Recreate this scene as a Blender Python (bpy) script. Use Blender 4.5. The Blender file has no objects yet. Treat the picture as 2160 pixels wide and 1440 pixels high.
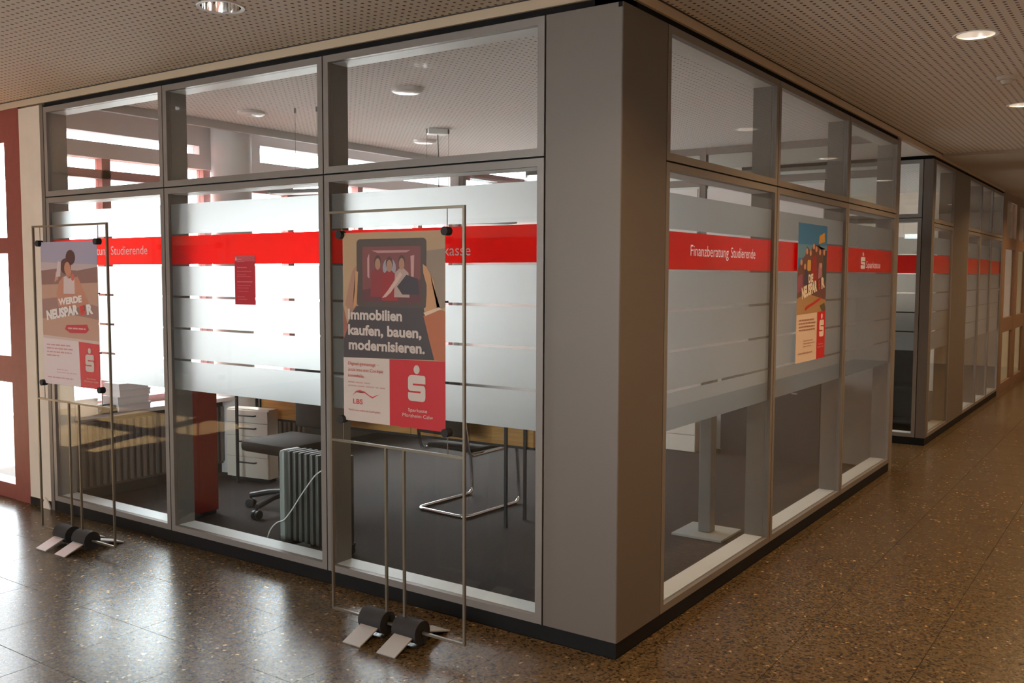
import bpy, bmesh, math, random
from mathutils import Vector, Matrix

# ------------------------------------------------------------------ camera, sky, exposure
random.seed(7)
sc = bpy.context.scene
C = sc.collection

cam_d = bpy.data.cameras.new('camera')
cam = bpy.data.objects.new('camera', cam_d)
C.objects.link(cam)
cam_d.sensor_width = 36.0
cam_d.lens = 1983.83 / 2160 * 36.0
cam_d.clip_start = 0.05
CAM = Vector((1.85843, -3.45685, 1.635))
YAW, PITCH, ROLL = -0.607496, -0.0710001, 0.003307
fw = Vector((math.sin(YAW) * math.cos(PITCH), math.cos(YAW) * math.cos(PITCH), math.sin(PITCH)))
rt = fw.cross(Vector((0, 0, 1))).normalized()
up = rt.cross(fw)
rt, up = rt * math.cos(ROLL) + up * math.sin(ROLL), up * math.cos(ROLL) - rt * math.sin(ROLL)
cam.matrix_world = Matrix(((rt.x, up.x, -fw.x, CAM.x), (rt.y, up.y, -fw.y, CAM.y), (rt.z, up.z, -fw.z, CAM.z), (0, 0, 0, 1)))
sc.camera = cam

w = bpy.data.worlds.new('overcast_sky')
sc.world = w
w.use_nodes = True
bg = w.node_tree.nodes['Background']
bg.inputs['Color'].default_value = (0.88, 0.945, 1.0, 1)
bg.inputs['Strength'].default_value = 16.0

sc.view_settings.view_transform = 'Standard'
sc.view_settings.look = 'None'
sc.view_settings.exposure = 0.0
sc.view_settings.gamma = 1.0
sc.view_settings.use_curve_mapping = False
sc.cycles.max_bounces = 10
sc.cycles.diffuse_bounces = 5
sc.cycles.glossy_bounces = 4
sc.cycles.transparent_max_bounces = 24
sc.cycles.caustics_reflective = False
sc.cycles.sample_clamp_indirect = 6.0

sun_d = bpy.data.lights.new('sun', 'SUN'); sun_d.energy = 150.0; sun_d.angle = math.radians(0.5); sun_d.color = (1.0, 0.95, 0.88)
sun = bpy.data.objects.new('sun', sun_d); C.objects.link(sun)
sun.rotation_euler = Vector((-0.25, -0.80, -0.62)).to_track_quat('-Z', 'Y').to_euler()     # lights the yard and falls through the red door onto the hall floor
def portal(name, loc, rot, sx, sy):
    l = bpy.data.lights.new(name, 'AREA')
    l.shape = 'RECTANGLE'; l.size = sx; l.size_y = sy
    l.cycles.is_portal = True
    o = bpy.data.objects.new(name, l); C.objects.link(o)
    o.location = loc; o.rotation_euler = rot
    return o
# sky portals in the real window openings (they only guide the sky's light)
portal('window_portal', (-4.74, 2.4, 1.62), (0, math.radians(-90), 0), 1.9, 4.7)
portal('passage_portal', (-4.78, 5.56, 1.4), (0, math.radians(-90), 0), 2.6, 1.2)
portal('next_room_portal', (-4.78, 8.6, 1.6), (0, math.radians(-90), 0), 1.8, 4.4)
portal('rear_window_portal', (-2.15, -7.40, 1.7), (math.radians(90), 0, 0), 4.6, 1.8)
portal('door_portal', (-6.3, 0.06, 1.35), (math.radians(-90), 0, 0), 3.2, 2.6)

# ------------------------------------------------------------------ materials
MATS = {}
def new_mat(name):
    m = bpy.data.materials.new(name); m.use_nodes = True
    nt = m.node_tree; nt.nodes.clear()
    out = nt.nodes.new('ShaderNodeOutputMaterial')
    MATS[name] = m
    return m, nt, out
def pbr(name, col, rough=0.5, metal=0.0, spec=0.5, noise=0.0, nscale=40.0, bump=0.0, bscale=200.0):
    if name in MATS: return MATS[name]
    m, nt, out = new_mat(name)
    b = nt.nodes.new('ShaderNodeBsdfPrincipled')
    b.inputs['Base Color'].default_value = (*col, 1)
    b.inputs['Roughness'].default_value = rough
    b.inputs['Metallic'].default_value = metal
    b.inputs['Specular IOR Level'].default_value = spec
    nt.links.new(b.outputs[0], out.inputs[0])
    if noise or bump:
        g = nt.nodes.new('ShaderNodeNewGeometry')
    if noise:
        n = nt.nodes.new('ShaderNodeTexNoise'); n.inputs['Scale'].default_value = nscale; n.inputs['Detail'].default_value = 4
        nt.links.new(g.outputs['Position'], n.inputs['Vector'])
        r = nt.nodes.new('ShaderNodeValToRGB')
        r.color_ramp.elements[0].position = 0.3; r.color_ramp.elements[1].position = 0.7
        r.color_ramp.elements[0].color = (*[c * (1 - noise) for c in col], 1)
        r.color_ramp.elements[1].color = (*[min(1, c * (1 + noise)) for c in col], 1)
        nt.links.new(n.outputs['Fac'], r.inputs['Fac']); nt.links.new(r.outputs['Color'], b.inputs['Base Color'])
    if bump:
        n2 = nt.nodes.new('ShaderNodeTexNoise'); n2.inputs['Scale'].default_value = bscale
        nt.links.new(g.outputs['Position'], n2.inputs['Vector'])
        bp = nt.nodes.new('ShaderNodeBump'); bp.inputs['Strength'].default_value = bump; bp.inputs['Distance'].default_value = 0.002
        nt.links.new(n2.outputs['Fac'], bp.inputs['Height']); nt.links.new(bp.outputs['Normal'], b.inputs['Normal'])
    return m

def mnode(nt, op, a=None, b=None, c=None):
    n = nt.nodes.new('ShaderNodeMath'); n.operation = op
    for i, v in enumerate((a, b, c)):
        if v is None: continue
        if isinstance(v, (int, float)): n.inputs[i].default_value = v
        else: nt.links.new(v, n.inputs[i])
    return n.outputs[0]

def glass_mat(name, tint=(0.972, 0.985, 0.978), r0=0.045):
    m, nt, out = new_mat(name)
    lw = nt.nodes.new('ShaderNodeLayerWeight'); lw.inputs['Blend'].default_value = 0.5
    p = mnode(nt, 'POWER', lw.outputs['Facing'], 5.0)
    f = mnode(nt, 'MULTIPLY_ADD', p, 1.0 - r0, r0)
    t = nt.nodes.new('ShaderNodeBsdfTransparent'); t.inputs['Color'].default_value = (*tint, 1)
    g = nt.nodes.new('ShaderNodeBsdfGlossy'); g.inputs['Roughness'].default_value = 0.0
    mx = nt.nodes.new('ShaderNodeMixShader')
    nt.links.new(f, mx.inputs[0]); nt.links.new(t.outputs[0], mx.inputs[1]); nt.links.new(g.outputs[0], mx.inputs[2])
    nt.links.new(mx.outputs[0], out.inputs[0])
    return m
def film_mat(name, col, trans=0.6, clear=0.0):
    m, nt, out = new_mat(name)
    t = nt.nodes.new('ShaderNodeBsdfTranslucent'); t.inputs['Color'].default_value = (*col, 1)
    d = nt.nodes.new('ShaderNodeBsdfDiffuse'); d.inputs['Color'].default_value = (*col, 1)
    mx = nt.nodes.new('ShaderNodeMixShader'); mx.inputs[0].default_value = trans
    nt.links.new(d.outputs[0], mx.inputs[1]); nt.links.new(t.outputs[0], mx.inputs[2])
    o = mx.outputs[0]
    if clear:
        tr = nt.nodes.new('ShaderNodeBsdfTransparent')
        m2 = nt.nodes.new('ShaderNodeMixShader'); m2.inputs[0].default_value = clear
        nt.links.new(o, m2.inputs[1]); nt.links.new(tr.outputs[0], m2.inputs[2]); o = m2.outputs[0]
    nt.links.new(o, out.inputs[0])
    return m
def frosted_mat(name, col, fwd=0.6, rough=0.5):
    """forward-scattering frosted foil: mostly rough transmission, some diffuse"""
    m, nt, out = new_mat(name)
    r = nt.nodes.new('ShaderNodeBsdfRefraction'); r.inputs['Color'].default_value = (*[math.sqrt(c * 0.80) for c in col], 1)
    r.inputs['Roughness'].default_value = rough; r.inputs['IOR'].default_value = 1.45
    t = nt.nodes.new('ShaderNodeBsdfTranslucent'); t.inputs['Color'].default_value = (*col, 1)
    d = nt.nodes.new('ShaderNodeBsdfDiffuse'); d.inputs['Color'].default_value = (*col, 1)
    mx = nt.nodes.new('ShaderNodeMixShader'); mx.inputs[0].default_value = 0.5
    nt.links.new(d.outputs[0], mx.inputs[1]); nt.links.new(t.outputs[0], mx.inputs[2])
    m2 = nt.nodes.new('ShaderNodeMixShader'); m2.inputs[0].default_value = fwd
    nt.links.new(mx.outputs[0], m2.inputs[1]); nt.links.new(r.outputs[0], m2.inputs[2])
    nt.links.new(m2.outputs[0], out.inputs[0])
    return m
def perforated(name, col, hole, pitch=0.043, rad=0.0068):
    m, nt, out = new_mat(name)
    b = nt.nodes.new('ShaderNodeBsdfPrincipled'); b.inputs['Roughness'].default_value = 0.8
    b.inputs['Specular IOR Level'].default_value = 0.2
    g = nt.nodes.new('ShaderNodeNewGeometry'); s = nt.nodes.new('ShaderNodeSeparateXYZ')
    nt.links.new(g.outputs['Position'], s.inputs[0])
    def cell(v):
        q = mnode(nt, 'MULTIPLY_ADD', v, 1 / pitch, 1000.0)
        q = mnode(nt, 'FRACT', q)
        q = mnode(nt, 'SUBTRACT', q, 0.5)
        return mnode(nt, 'MULTIPLY', q, q)
    d = mnode(nt, 'SQRT', mnode(nt, 'ADD', cell(s.outputs[0]), cell(s.outputs[1])))
    fac = mnode(nt, 'LESS_THAN', d, rad / pitch)
    mx = nt.nodes.new('ShaderNodeMix'); mx.data_type = 'RGBA'
    nt.links.new(fac, mx.inputs[0])
    mx.inputs[6].default_value = (*col, 1); mx.inputs[7].default_value = (*hole, 1)
    nt.links.new(mx.outputs[2], b.inputs['Base Color'])
    nt.links.new(b.outputs[0], out.inputs[0])
    return m
def terrazzo(name):
    m, nt, out = new_mat(name)
    b = nt.nodes.new('ShaderNodeBsdfPrincipled')
    g = nt.nodes.new('ShaderNodeNewGeometry')
    def vor(scale):
        v = nt.nodes.new('ShaderNodeTexVoronoi'); v.inputs['Scale'].default_value = scale
        nz = nt.nodes.new('ShaderNodeTexNoise'); nz.inputs['Scale'].default_value = scale * 0.9; nz.inputs['Detail'].default_value = 2
        nt.links.new(g.outputs['Position'], nz.inputs['Vector'])
        mp = nt.nodes.new('ShaderNodeVectorMath'); mp.operation = 'MULTIPLY_ADD'
        mp.inputs[1].default_value = (0.9 / scale,) * 3
        nt.links.new(nz.outputs['Color'], mp.inputs[0]); nt.links.new(g.outputs['Position'], mp.inputs[2])
        nt.links.new(mp.outputs[0], v.inputs['Vector'])
        sep = nt.nodes.new('ShaderNodeSeparateColor'); nt.links.new(v.outputs['Color'], sep.inputs[0])
        return v, sep
    v1, s1 = vor(105)
    v2, s2 = vor(80)
    r1 = nt.nodes.new('ShaderNodeValToRGB'); cr = r1.color_ramp; cr.interpolation = 'LINEAR'
    cr.elements[0].position = 0.0; cr.elements[0].color = (0.020, 0.014, 0.008, 1)
    cr.elements[1].position = 1.0; cr.elements[1].color = (0.17, 0.115, 0.060, 1)
    for p, c in ((0.12, (0.030, 0.020, 0.011, 1)), (0.19, (0.080, 0.051, 0.023, 1)), (0.5, (0.104, 0.067, 0.030, 1)), (0.88, (0.122, 0.080, 0.038, 1)), (0.96, (0.13, 0.088, 0.045, 1))):
        e = cr.elements.new(p); e.color = c
    nt.links.new(s1.outputs[0], r1.inputs['Fac'])
    r2 = nt.nodes.new('ShaderNodeValToRGB'); cr = r2.color_ramp; cr.interpolation = 'CONSTANT'
    cr.elements[0].position = 0.0; cr.elements[0].color = (0.6, 0.6, 0.6, 1)
    cr.elements[1].position = 0.06; cr.elements[1].color = (1, 1, 1, 1)
    e = cr.elements.new(0.975); e.color = (2.0, 2.0, 2.0, 1)
    e = cr.elements.new(0.992); e.color = (3.6, 3.5, 3.3, 1)
    nt.links.new(s2.outputs[1], r2.inputs['Fac'])
    mx = nt.nodes.new('ShaderNodeMix'); mx.data_type = 'RGBA'; mx.blend_type = 'MULTIPLY'; mx.inputs[0].default_value = 1.0
    nt.links.new(r1.outputs['Color'], mx.inputs[6]); nt.links.new(r2.outputs['Color'], mx.inputs[7])
    nt.links.new(mx.outputs[2], b.inputs['Base Color'])
    nz = nt.nodes.new('ShaderNodeTexNoise'); nz.inputs['Scale'].default_value = 2.2; nz.inputs['Detail'].default_value = 5
    nt.links.new(g.outputs['Position'], nz.inputs['Vector'])
    rg = mnode(nt, 'MULTIPLY_ADD', nz.outputs['Fac'], 0.05, 0.235)
    nt.links.new(rg, b.inputs['Roughness'])
    b.inputs['Specular IOR Level'].default_value = 0.34
    nt.links.new(b.outputs[0], out.inputs[0])
    return m
def wood(name, c0, c1):
    m, nt, out = new_mat(name)
    b = nt.nodes.new('ShaderNodeBsdfPrincipled'); b.inputs['Roughness'].default_value = 0.45
    g = nt.nodes.new('ShaderNodeNewGeometry')
    mp = nt.nodes.new('ShaderNodeVectorMath'); mp.operation = 'MULTIPLY'; mp.inputs[1].default_value = (2, 14, 30)
    nt.links.new(g.outputs['Position'], mp.inputs[0])
    n = nt.nodes.new('ShaderNodeTexNoise'); n.inputs['Scale'].default_value = 3; n.inputs['Detail'].default_value = 6
    nt.links.new(mp.outputs[0], n.inputs['Vector'])
    r = nt.nodes.new('ShaderNodeValToRGB'); r.color_ramp.elements[0].color = (*c0, 1); r.color_ramp.elements[1].color = (*c1, 1)
    r.color_ramp.elements[0].position = .35; r.color_ramp.elements[1].position = .65
    nt.links.new(n.outputs['Fac'], r.inputs['Fac']); nt.links.new(r.outputs['Color'], b.inputs['Base Color'])
    nt.links.new(b.outputs[0], out.inputs[0])
    return m
def emit(name, col, strength):
    m, nt, out = new_mat(name)
    e = nt.nodes.new('ShaderNodeEmission'); e.inputs['Color'].default_value = (*col, 1); e.inputs['Strength'].default_value = strength
    nt.links.new(e.outputs[0], out.inputs[0]); return m
def ink(col, trans=0.0):
    k = 'ink_%02x%02x%02x_%d' % (*[int(c * 255) for c in col], int(trans * 100))
    if k in MATS: return MATS[k]
    m, nt, out = new_mat(k)
    b = nt.nodes.new('ShaderNodeBsdfPrincipled'); b.inputs['Base Color'].default_value = (*col, 1)
    b.inputs['Roughness'].default_value = 0.42; b.inputs['Specular IOR Level'].default_value = 0.35
    o = b.outputs[0]
    if trans:
        t = nt.nodes.new('ShaderNodeBsdfTranslucent'); t.inputs['Color'].default_value = (*col, 1)
        mx = nt.nodes.new('ShaderNodeMixShader'); mx.inputs[0].default_value = trans
        nt.links.new(o, mx.inputs[1]); nt.links.new(t.outputs[0], mx.inputs[2]); o = mx.outputs[0]
    nt.links.new(o, out.inputs[0]); return m
def srgb(r, g, b):
    f = lambda v: (v / 255 / 12.92) if v / 255 <= 0.04045 else ((v / 255 + 0.055) / 1.055) ** 2.4
    return (f(r), f(g), f(b))

M_floor = terrazzo('terrazzo_brown')
M_joint = pbr('joint_dark', (0.035, 0.027, 0.02), 0.8)
M_ceil = perforated('ceiling_perforated_beige', (0.72, 0.63, 0.535), (0.085, 0.062, 0.045), rad=0.0080)
M_ceil_office = perforated('ceiling_perforated_white', (0.84, 0.83, 0.815), (0.24, 0.23, 0.22))
M_ceil_plain = pbr('ceiling_plain', (0.5, 0.43, 0.35), 0.8, spec=.2)
M_fascia = pbr('fascia_beige', (0.50, 0.385, 0.275), 0.7, spec=.25)
M_wall = pbr('wall_beige', (0.68, 0.57, 0.47), 0.8, spec=.2, noise=0.04, nscale=6)
M_white = pbr('wall_white', (0.86, 0.84, 0.82), 0.8, spec=.2)
M_alu = pbr('aluminium_warm_grey', (0.225, 0.195, 0.176), 0.42, metal=0.25, noise=0.03, nscale=300)
M_liner = pbr('aluminium_liner', (0.80, 0.82, 0.82), 0.45, metal=0.1)  # liner colour lightened on head and sill for the window bounce
M_jamb = pbr('liner_shaded', (0.19, 0.185, 0.175), 0.5)  # same liner darkened: shade of sides turned from the windows
M_clad = pbr('column_cladding', (0.145, 0.118, 0.098), 0.5, metal=0.2, noise=0.05, nscale=400)
M_black = pbr('black_plinth', (0.007, 0.006, 0.006), 0.6, spec=0.2)
M_gap = pbr('shadow_gap', (0.01, 0.009, 0.009), 0.9, spec=.1)
M_glass = glass_mat('glazing')
M_film = frosted_mat('frosted_film', (0.84, 0.85, 0.84), 0.82, 0.55)
M_redfilm = frosted_mat('red_film', (0.90, 0.016, 0.014), 0.40, 0.5)
M_lett = film_mat('white_lettering', (0.95, 0.88, 0.84), 0.5)
M_red = pbr('dark_red_paint', (0.20, 0.035, 0.028), 0.5, noise=0.08, nscale=15)
M_carpet = pbr('carpet_anthracite', (0.062, 0.054, 0.050), 0.95, spec=.1, noise=0.25, nscale=250)
M_steel = pbr('brushed_steel', (0.24, 0.20, 0.15), 0.38, metal=0.8)
M_foot = pbr('foot_silver', (0.55, 0.53, 0.52), 0.42, metal=0.5)
M_rubber = pbr('black_foam', (0.016, 0.013, 0.013), 0.75, bump=0.6, bscale=500)
M_chrome = pbr('chrome', (0.75, 0.75, 0.76), 0.12, metal=1.0)
M_mirror = pbr('reflector', (0.9, 0.9, 0.9), 0.06, metal=1.0)
M_ring = pbr('white_ring', (0.85, 0.85, 0.84), 0.4)
M_wood = wood('desk_wood', (0.50, 0.25, 0.07), (0.62, 0.33, 0.10))
M_whitefurn = pbr('furniture_white', (0.72, 0.68, 0.60), 0.45)
M_darkgrey = pbr('dark_grey_plastic', (0.03, 0.03, 0.032), 0.5)
M_seat = pbr('chair_fabric', (0.034, 0.024, 0.018), 0.9, noise=.2, nscale=300)
M_radiator = pbr('radiator_grey', (0.075, 0.08, 0.075), 0.4)
M_radend = pbr('radiator_end', (0.30, 0.33, 0.32), 0.35)
M_grey = pbr('grey_metal', (0.30, 0.30, 0.30), 0.45, metal=.3)
M_redfurn = pbr('red_furniture', (0.24, 0.022, 0.013), 0.5)
M_blue = pbr('pale_blue_spots', (0.35, 0.5, 0.62), 0.5)
M_paper = pbr('paper_white', (0.8, 0.8, 0.8), 0.8)
M_ground = pbr('paving_light', (0.55, 0.55, 0.55), 0.9, noise=.1, nscale=3)
M_tan = pbr('tan_panel', (0.62, 0.42, 0.20), 0.6)

# ------------------------------------------------------------------ helpers
def bx(bm, x0, x1, y0, y1, z0, z1):
    x0, x1 = min(x0, x1), max(x0, x1); y0, y1 = min(y0, y1), max(y0, y1); z0, z1 = min(z0, z1), max(z0, z1)
    v = [bm.verts.new(p) for p in ((x0,y0,z0),(x1,y0,z0),(x1,y1,z0),(x0,y1,z0),(x0,y0,z1),(x1,y0,z1),(x1,y1,z1),(x0,y1,z1))]
    for f in ((0,3,2,1),(4,5,6,7),(0,1,5,4),(1,2,6,5),(2,3,7,6),(3,0,4,7)):
        bm.faces.new([v[i] for i in f])
def mesh_of(name, bm, mat, smooth=False, bevel=0.0):
    if bevel:
        bmesh.ops.bevel(bm, geom=list(bm.edges), offset=bevel, segments=2, affect='EDGES', profile=0.5)
    me = bpy.data.meshes.new(name); bm.to_mesh(me); bm.free()
    if mat is not None: me.materials.append(mat)
    if smooth:
        for p in me.polygons: p.use_smooth = True
        try: me.set_sharp_from_angle(angle=math.radians(40))
        except Exception: pass
    return me
def obj(name, bm, mat, parent=None, smooth=False, bevel=0.0, loc=None, rotz=None, label=None):
    me = mesh_of(name, bm, mat, smooth, bevel) if isinstance(bm, bmesh.types.BMesh) else bm
    o = bpy.data.objects.new(name, me); C.objects.link(o)
    if parent is not None: o.parent = parent
    if loc is not None: o.location = loc
    if rotz is not None: o.rotation_euler = (0, 0, rotz)
    if label: o['label'] = label
    return o
def box(name, b, mat, parent=None, bevel=0.0, **k):
    bm = bmesh.new(); bx(bm, *b); return obj(name, bm, mat, parent, bevel=bevel, **k)
def tag(o, label, cat, group=None, kind=None):
    o['label'] = label; o['category'] = cat
    if group: o['group'] = group
    if kind: o['kind'] = kind
    return o
def thing(name, label, cat, loc=(0, 0, 0), rotz=0.0, group=None, kind=None):
    o = bpy.data.objects.new(name, None); C.objects.link(o); o.empty_display_size = 0.1
    o.location = loc; o.rotation_euler = (0, 0, rotz)
    return tag(o, label, cat, group, kind)
def tube(bm, pts, r, n=8, closed=False, caps=True):
    pts = [Vector(p) for p in pts]
    rings = []
    N = len(pts); ref = None
    for i, p in enumerate(pts):
        a = pts[i - 1] if (i > 0 or closed) else None
        b = pts[(i + 1) % N] if (i < N - 1 or closed) else None
        if a is None: t = (b - p).normalized()
        elif b is None: t = (p - a).normalized()
        else: t = ((p - a).normalized() + (b - p).normalized()).normalized()
        if ref is None:
            ref = Vector((0, 0, 1)) if abs(t.z) < 0.9 else Vector((1, 0, 0))
        u = (ref - t * ref.dot(t)).normalized(); v = t.cross(u); ref = u
        k = 1.0
        if a is not None and b is not None:
            c = (p - a).normalized().dot((b - p).normalized()); k = 1 / max(0.5, math.sqrt((1 + c) / 2))
        rings.append([bm.verts.new(p + (u * math.cos(2 * math.pi * j / n) + v * math.sin(2 * math.pi * j / n)) * r * (k if n == 4 else 1)) for j in range(n)])
    for i in range(N if closed else N - 1):
        A, B = rings[i], rings[(i + 1) % N]
        for j in range(n):
            bm.faces.new((A[j], A[(j + 1) % n], B[(j + 1) % n], B[j]))
    if caps and not closed:
        bm.faces.new(rings[0][::-1]); bm.faces.new(rings[-1])
def fillet(pts, r, seg=5):
    out = [Vector(pts[0])]
    for i in range(1, len(pts) - 1):
        a, p, b = Vector(pts[i - 1]), Vector(pts[i]), Vector(pts[i + 1])
        d0 = (a - p).normalized(); d1 = (b - p).normalized()
        q = min(r, (a - p).length * 0.45, (b - p).length * 0.45)
        s, e = p + d0 * q, p + d1 * q
        for k in range(seg + 1):
            t = k / seg
            out.append((1 - t) ** 2 * s + 2 * t * (1 - t) * p + t * t * e)
    out.append(Vector(pts[-1])); return out
def lathe(bm, prof, n=32, c=(0, 0, 0)):
    rings = []
    for r, z in prof:
        if r < 1e-6: rings.append([bm.verts.new((c[0], c[1], c[2] + z))])
        else: rings.append([bm.verts.new((c[0] + r * math.cos(2 * math.pi * j / n), c[1] + r * math.sin(2 * math.pi * j / n), c[2] + z)) for j in range(n)])
    for A, B in zip(rings, rings[1:]):
        for j in range(n):
            a, b = A[j % len(A)], A[(j + 1) % len(A)]
            d, e = B[j % len(B)], B[(j + 1) % len(B)]
            vs = []
            for q in (a, b, e, d):
                if q not in vs: vs.append(q)
            if len(vs) > 2:
                try: bm.faces.new(vs)
                except ValueError: pass
def cyl(bm, c, axis, r, h, n=24):
    """cylinder from point c along axis"""
    ax = Vector(axis).normalized(); tube(bm, [Vector(c), Vector(c) + ax * h], r, n)
class Face:
    """a facade plane: s runs along it to the right as seen from outside, d goes inwards"""
    def __init__(s, o, sd, dd): s.o, s.sd, s.dd = Vector(o), Vector(sd), Vector(dd)
    def p(s, a, d, z): return s.o + s.sd * a + s.dd * d + Vector((0, 0, z))
    def box(s, bm, s0, s1, d0, d1, z0, z1):
        a, b = s.p(s0, d0, z0), s.p(s1, d1, z1); bx(bm, a.x, b.x, a.y, b.y, a.z, b.z)
    def ring(s, bm, s0, s1, z0, z1, wl, wr, wb, wt, d0, d1):
        s.box(bm, s0, s0 + wl, d0, d1, z0, z1); s.box(bm, s1 - wr, s1, d0, d1, z0, z1)
        s.box(bm, s0 + wl, s1 - wr, d0, d1, z0, z0 + wb); s.box(bm, s0 + wl, s1 - wr, d0, d1, z1 - wt, z1)
    def poly(s, bm, pts, d, mi=0):
        vs = [bm.verts.new(s.p(a, d, z)) for a, z in pts]
        try:
            f = bm.faces.new(vs); f.material_index = mi
        except ValueError: pass
        return vs
    def slab(s, bm, pts, d0, d1, mi=0):
        """a flat shape with a real thickness, front at d0"""
        n = len(pts)
        A = [bm.verts.new(s.p(a, d0, z)) for a, z in pts]; B = [bm.verts.new(s.p(a, d1, z)) for a, z in pts]
        f = bm.faces.new(A); f.material_index = mi
        f = bm.faces.new(B[::-1]); f.material_index = mi
        for i in range(n):
            f = bm.faces.new((A[i], B[i], B[(i + 1) % n], A[(i + 1) % n])); f.material_index = mi
LEFT = Face((0, 0, 0), (1, 0, 0), (0, 1, 0))
RIGHT = Face((0, 0, 0), (0, 1, 0), (-1, 0, 0))
NEXT = Face((0, 6.2, 0), (1, 0, 0), (0, 1, 0))

def text_tris(s, height, shear=0.0, bold=0.0, squeeze=1.0):
    """vertices and faces of a word in 2D, cap height = height, origin at its left baseline"""
    cu = bpy.data.curves.new('t', 'FONT'); cu.body = s; cu.size = 1.0; cu.shear = shear; cu.offset = bold
    cu.resolution_u = 3; cu.fill_mode = 'FRONT'
    o = bpy.data.objects.new('t', cu); C.objects.link(o)
    dg = bpy.context.evaluated_depsgraph_get(); dg.update()
    me = bpy.data.meshes.new_from_object(o.evaluated_get(dg))
    k = height / 0.70
    vs = [(v.co.x * k * squeeze, v.co.y * k) for v in me.vertices]
    fs = [tuple(p.vertices) for p in me.polygons]
    bpy.data.objects.remove(o); bpy.data.curves.remove(cu); bpy.data.meshes.remove(me)
    return vs, fs
def lettering(name, F, s, s0, z0, height, d, mat, parent, width=None, rot=0.0, **k):
    vs, fs = text_tris(s, height, **k)
    x0 = min(v[0] for v in vs); x1 = max(v[0] for v in vs)
    q = 1.0 if width is None else width / (x1 - x0)
    ca, sa = math.cos(rot), math.sin(rot)
    P = []
    for x, y in vs:
        x = (x - x0) * q
        P.append(F.p(s0 + x * ca - y * sa, d, z0 + x * sa + y * ca))
    me = bpy.data.meshes.new(name); me.from_pydata([tuple(p) for p in P], [], fs); me.materials.append(mat)
    return obj(name, me, None, parent)
def cut_band(F, s0, s1, z0, z1, d0, d1, words):
    """the red foil band with the words cut out of it (words: text, s, z, cap height, width, bold)"""
    bm = bmesh.new(); bx(bm, s0, s1, z0, z1, 0, 0.001)
    me = bpy.data.meshes.new('band'); bm.to_mesh(me); bm.free()
    o = bpy.data.objects.new('band', me); C.objects.link(o); tmp = []
    for (txt, sx, sz, h, wd, bold) in words:
        if txt == 'S':
            bm = bmesh.new(); G = Face((0, 0, 0), (1, 0, 0), (0, 1, 0))
            for pts in ([(sx + a * wd, sz + b * h) for a, b in S_POLY], circle(sx + .5 * wd, sz + 1.4 * h, .17 * wd, 20, .195 * h)):
                A = [bm.verts.new((a, b, -0.002)) for a, b in pts]; B = [bm.verts.new((a, b, 0.003)) for a, b in pts]; n = len(pts)
                bm.faces.new(A); bm.faces.new(B[::-1])
                for i in range(n): bm.faces.new((A[i], B[i], B[(i + 1) % n], A[(i + 1) % n]))
            bmesh.ops.recalc_face_normals(bm, faces=list(bm.faces))
            cm = bpy.data.meshes.new('c'); bm.to_mesh(cm); bm.free()
        else:
            cu = bpy.data.curves.new('t', 'FONT'); cu.body = txt; cu.size = 1.0; cu.offset = bold; cu.resolution_u = 3; cu.fill_mode = 'BOTH'; cu.extrude = 0.05
            to = bpy.data.objects.new('t', cu); C.objects.link(to)
            dg = bpy.context.evaluated_depsgraph_get(); dg.update()
            cm = bpy.data.meshes.new_from_object(to.evaluated_get(dg))
            xs = [v.co.x for v in cm.vertices]; x0 = min(xs); k = h / 0.70; q = wd / ((max(xs) - x0))
            for v in cm.vertices: v.co = ((v.co.x - x0) * q + sx, v.co.y * k + sz, v.co.z * 0.05 + 0.0005)
            bpy.data.objects.remove(to); bpy.data.curves.remove(cu)
            b2 = bmesh.new(); b2.from_mesh(cm); bmesh.ops.remove_doubles(b2, verts=list(b2.verts), dist=1e-6); bmesh.ops.recalc_face_normals(b2, faces=list(b2.faces)); b2.to_mesh(cm); b2.free()
        co = bpy.data.objects.new('c', cm); C.objects.link(co); tmp.append(co)
        m = o.modifiers.new('b', 'BOOLEAN'); m.object = co; m.operation = 'DIFFERENCE'; m.solver = 'EXACT'; m.use_self = True
    dg = bpy.context.evaluated_depsgraph_get(); dg.update()
    out = bpy.data.meshes.new_from_object(o.evaluated_get(dg))
    for v in out.vertices: v.co = F.p(v.co.x, d1 if v.co.z > 0.0005 else d0, v.co.y)
    for c in tmp: bpy.data.objects.remove(c)
    bpy.data.objects.remove(o)
    out.materials.clear(); out.materials.append(M_redfilm)
    b3 = bmesh.new(); b3.from_mesh(out); bmesh.ops.reverse_faces(b3, faces=list(b3.faces)); b3.to_mesh(out); b3.free()
    return out
def circle(cx, cz, r, n=20, ry=None):
    ry = r if ry is None else ry
    return [(cx + r * math.cos(2 * math.pi * i / n), cz + ry * math.sin(2 * math.pi * i / n)) for i in range(n)]
S_POLY = [(1,.78),(1,1.07),(.97,1.12),(.92,1.15),(.2,1.15),(.09,1.12),(.02,1.05),(0,.95),(0,.58),(.03,.49),(.1,.45),(.72,.45),(.72,.37),(0,.37),(0,.16),(.03,.07),(.1,.02),(.18,0),(.84,0),(.93,.03),(.98,.09),(1,.18),(1,.56),(.97,.65),(.9,.70),(.28,.70),(.28,.78)]
def s_logo(name, F, s0, z0, wd, d, mat, parent, ht=None, thick=0.0004):
    ht = wd if ht is None else ht
    bm = bmesh.new()
    F.slab(bm, [(s0 + a * wd, z0 + b * ht) for a, b in S_POLY], d, d + thick)
    F.slab(bm, circle(s0 + .5 * wd, z0 + 1.4 * ht, .17 * wd, 20, .17 * ht * 1.15), d, d + thick)
    return obj(name, bm, mat, parent)

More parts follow.
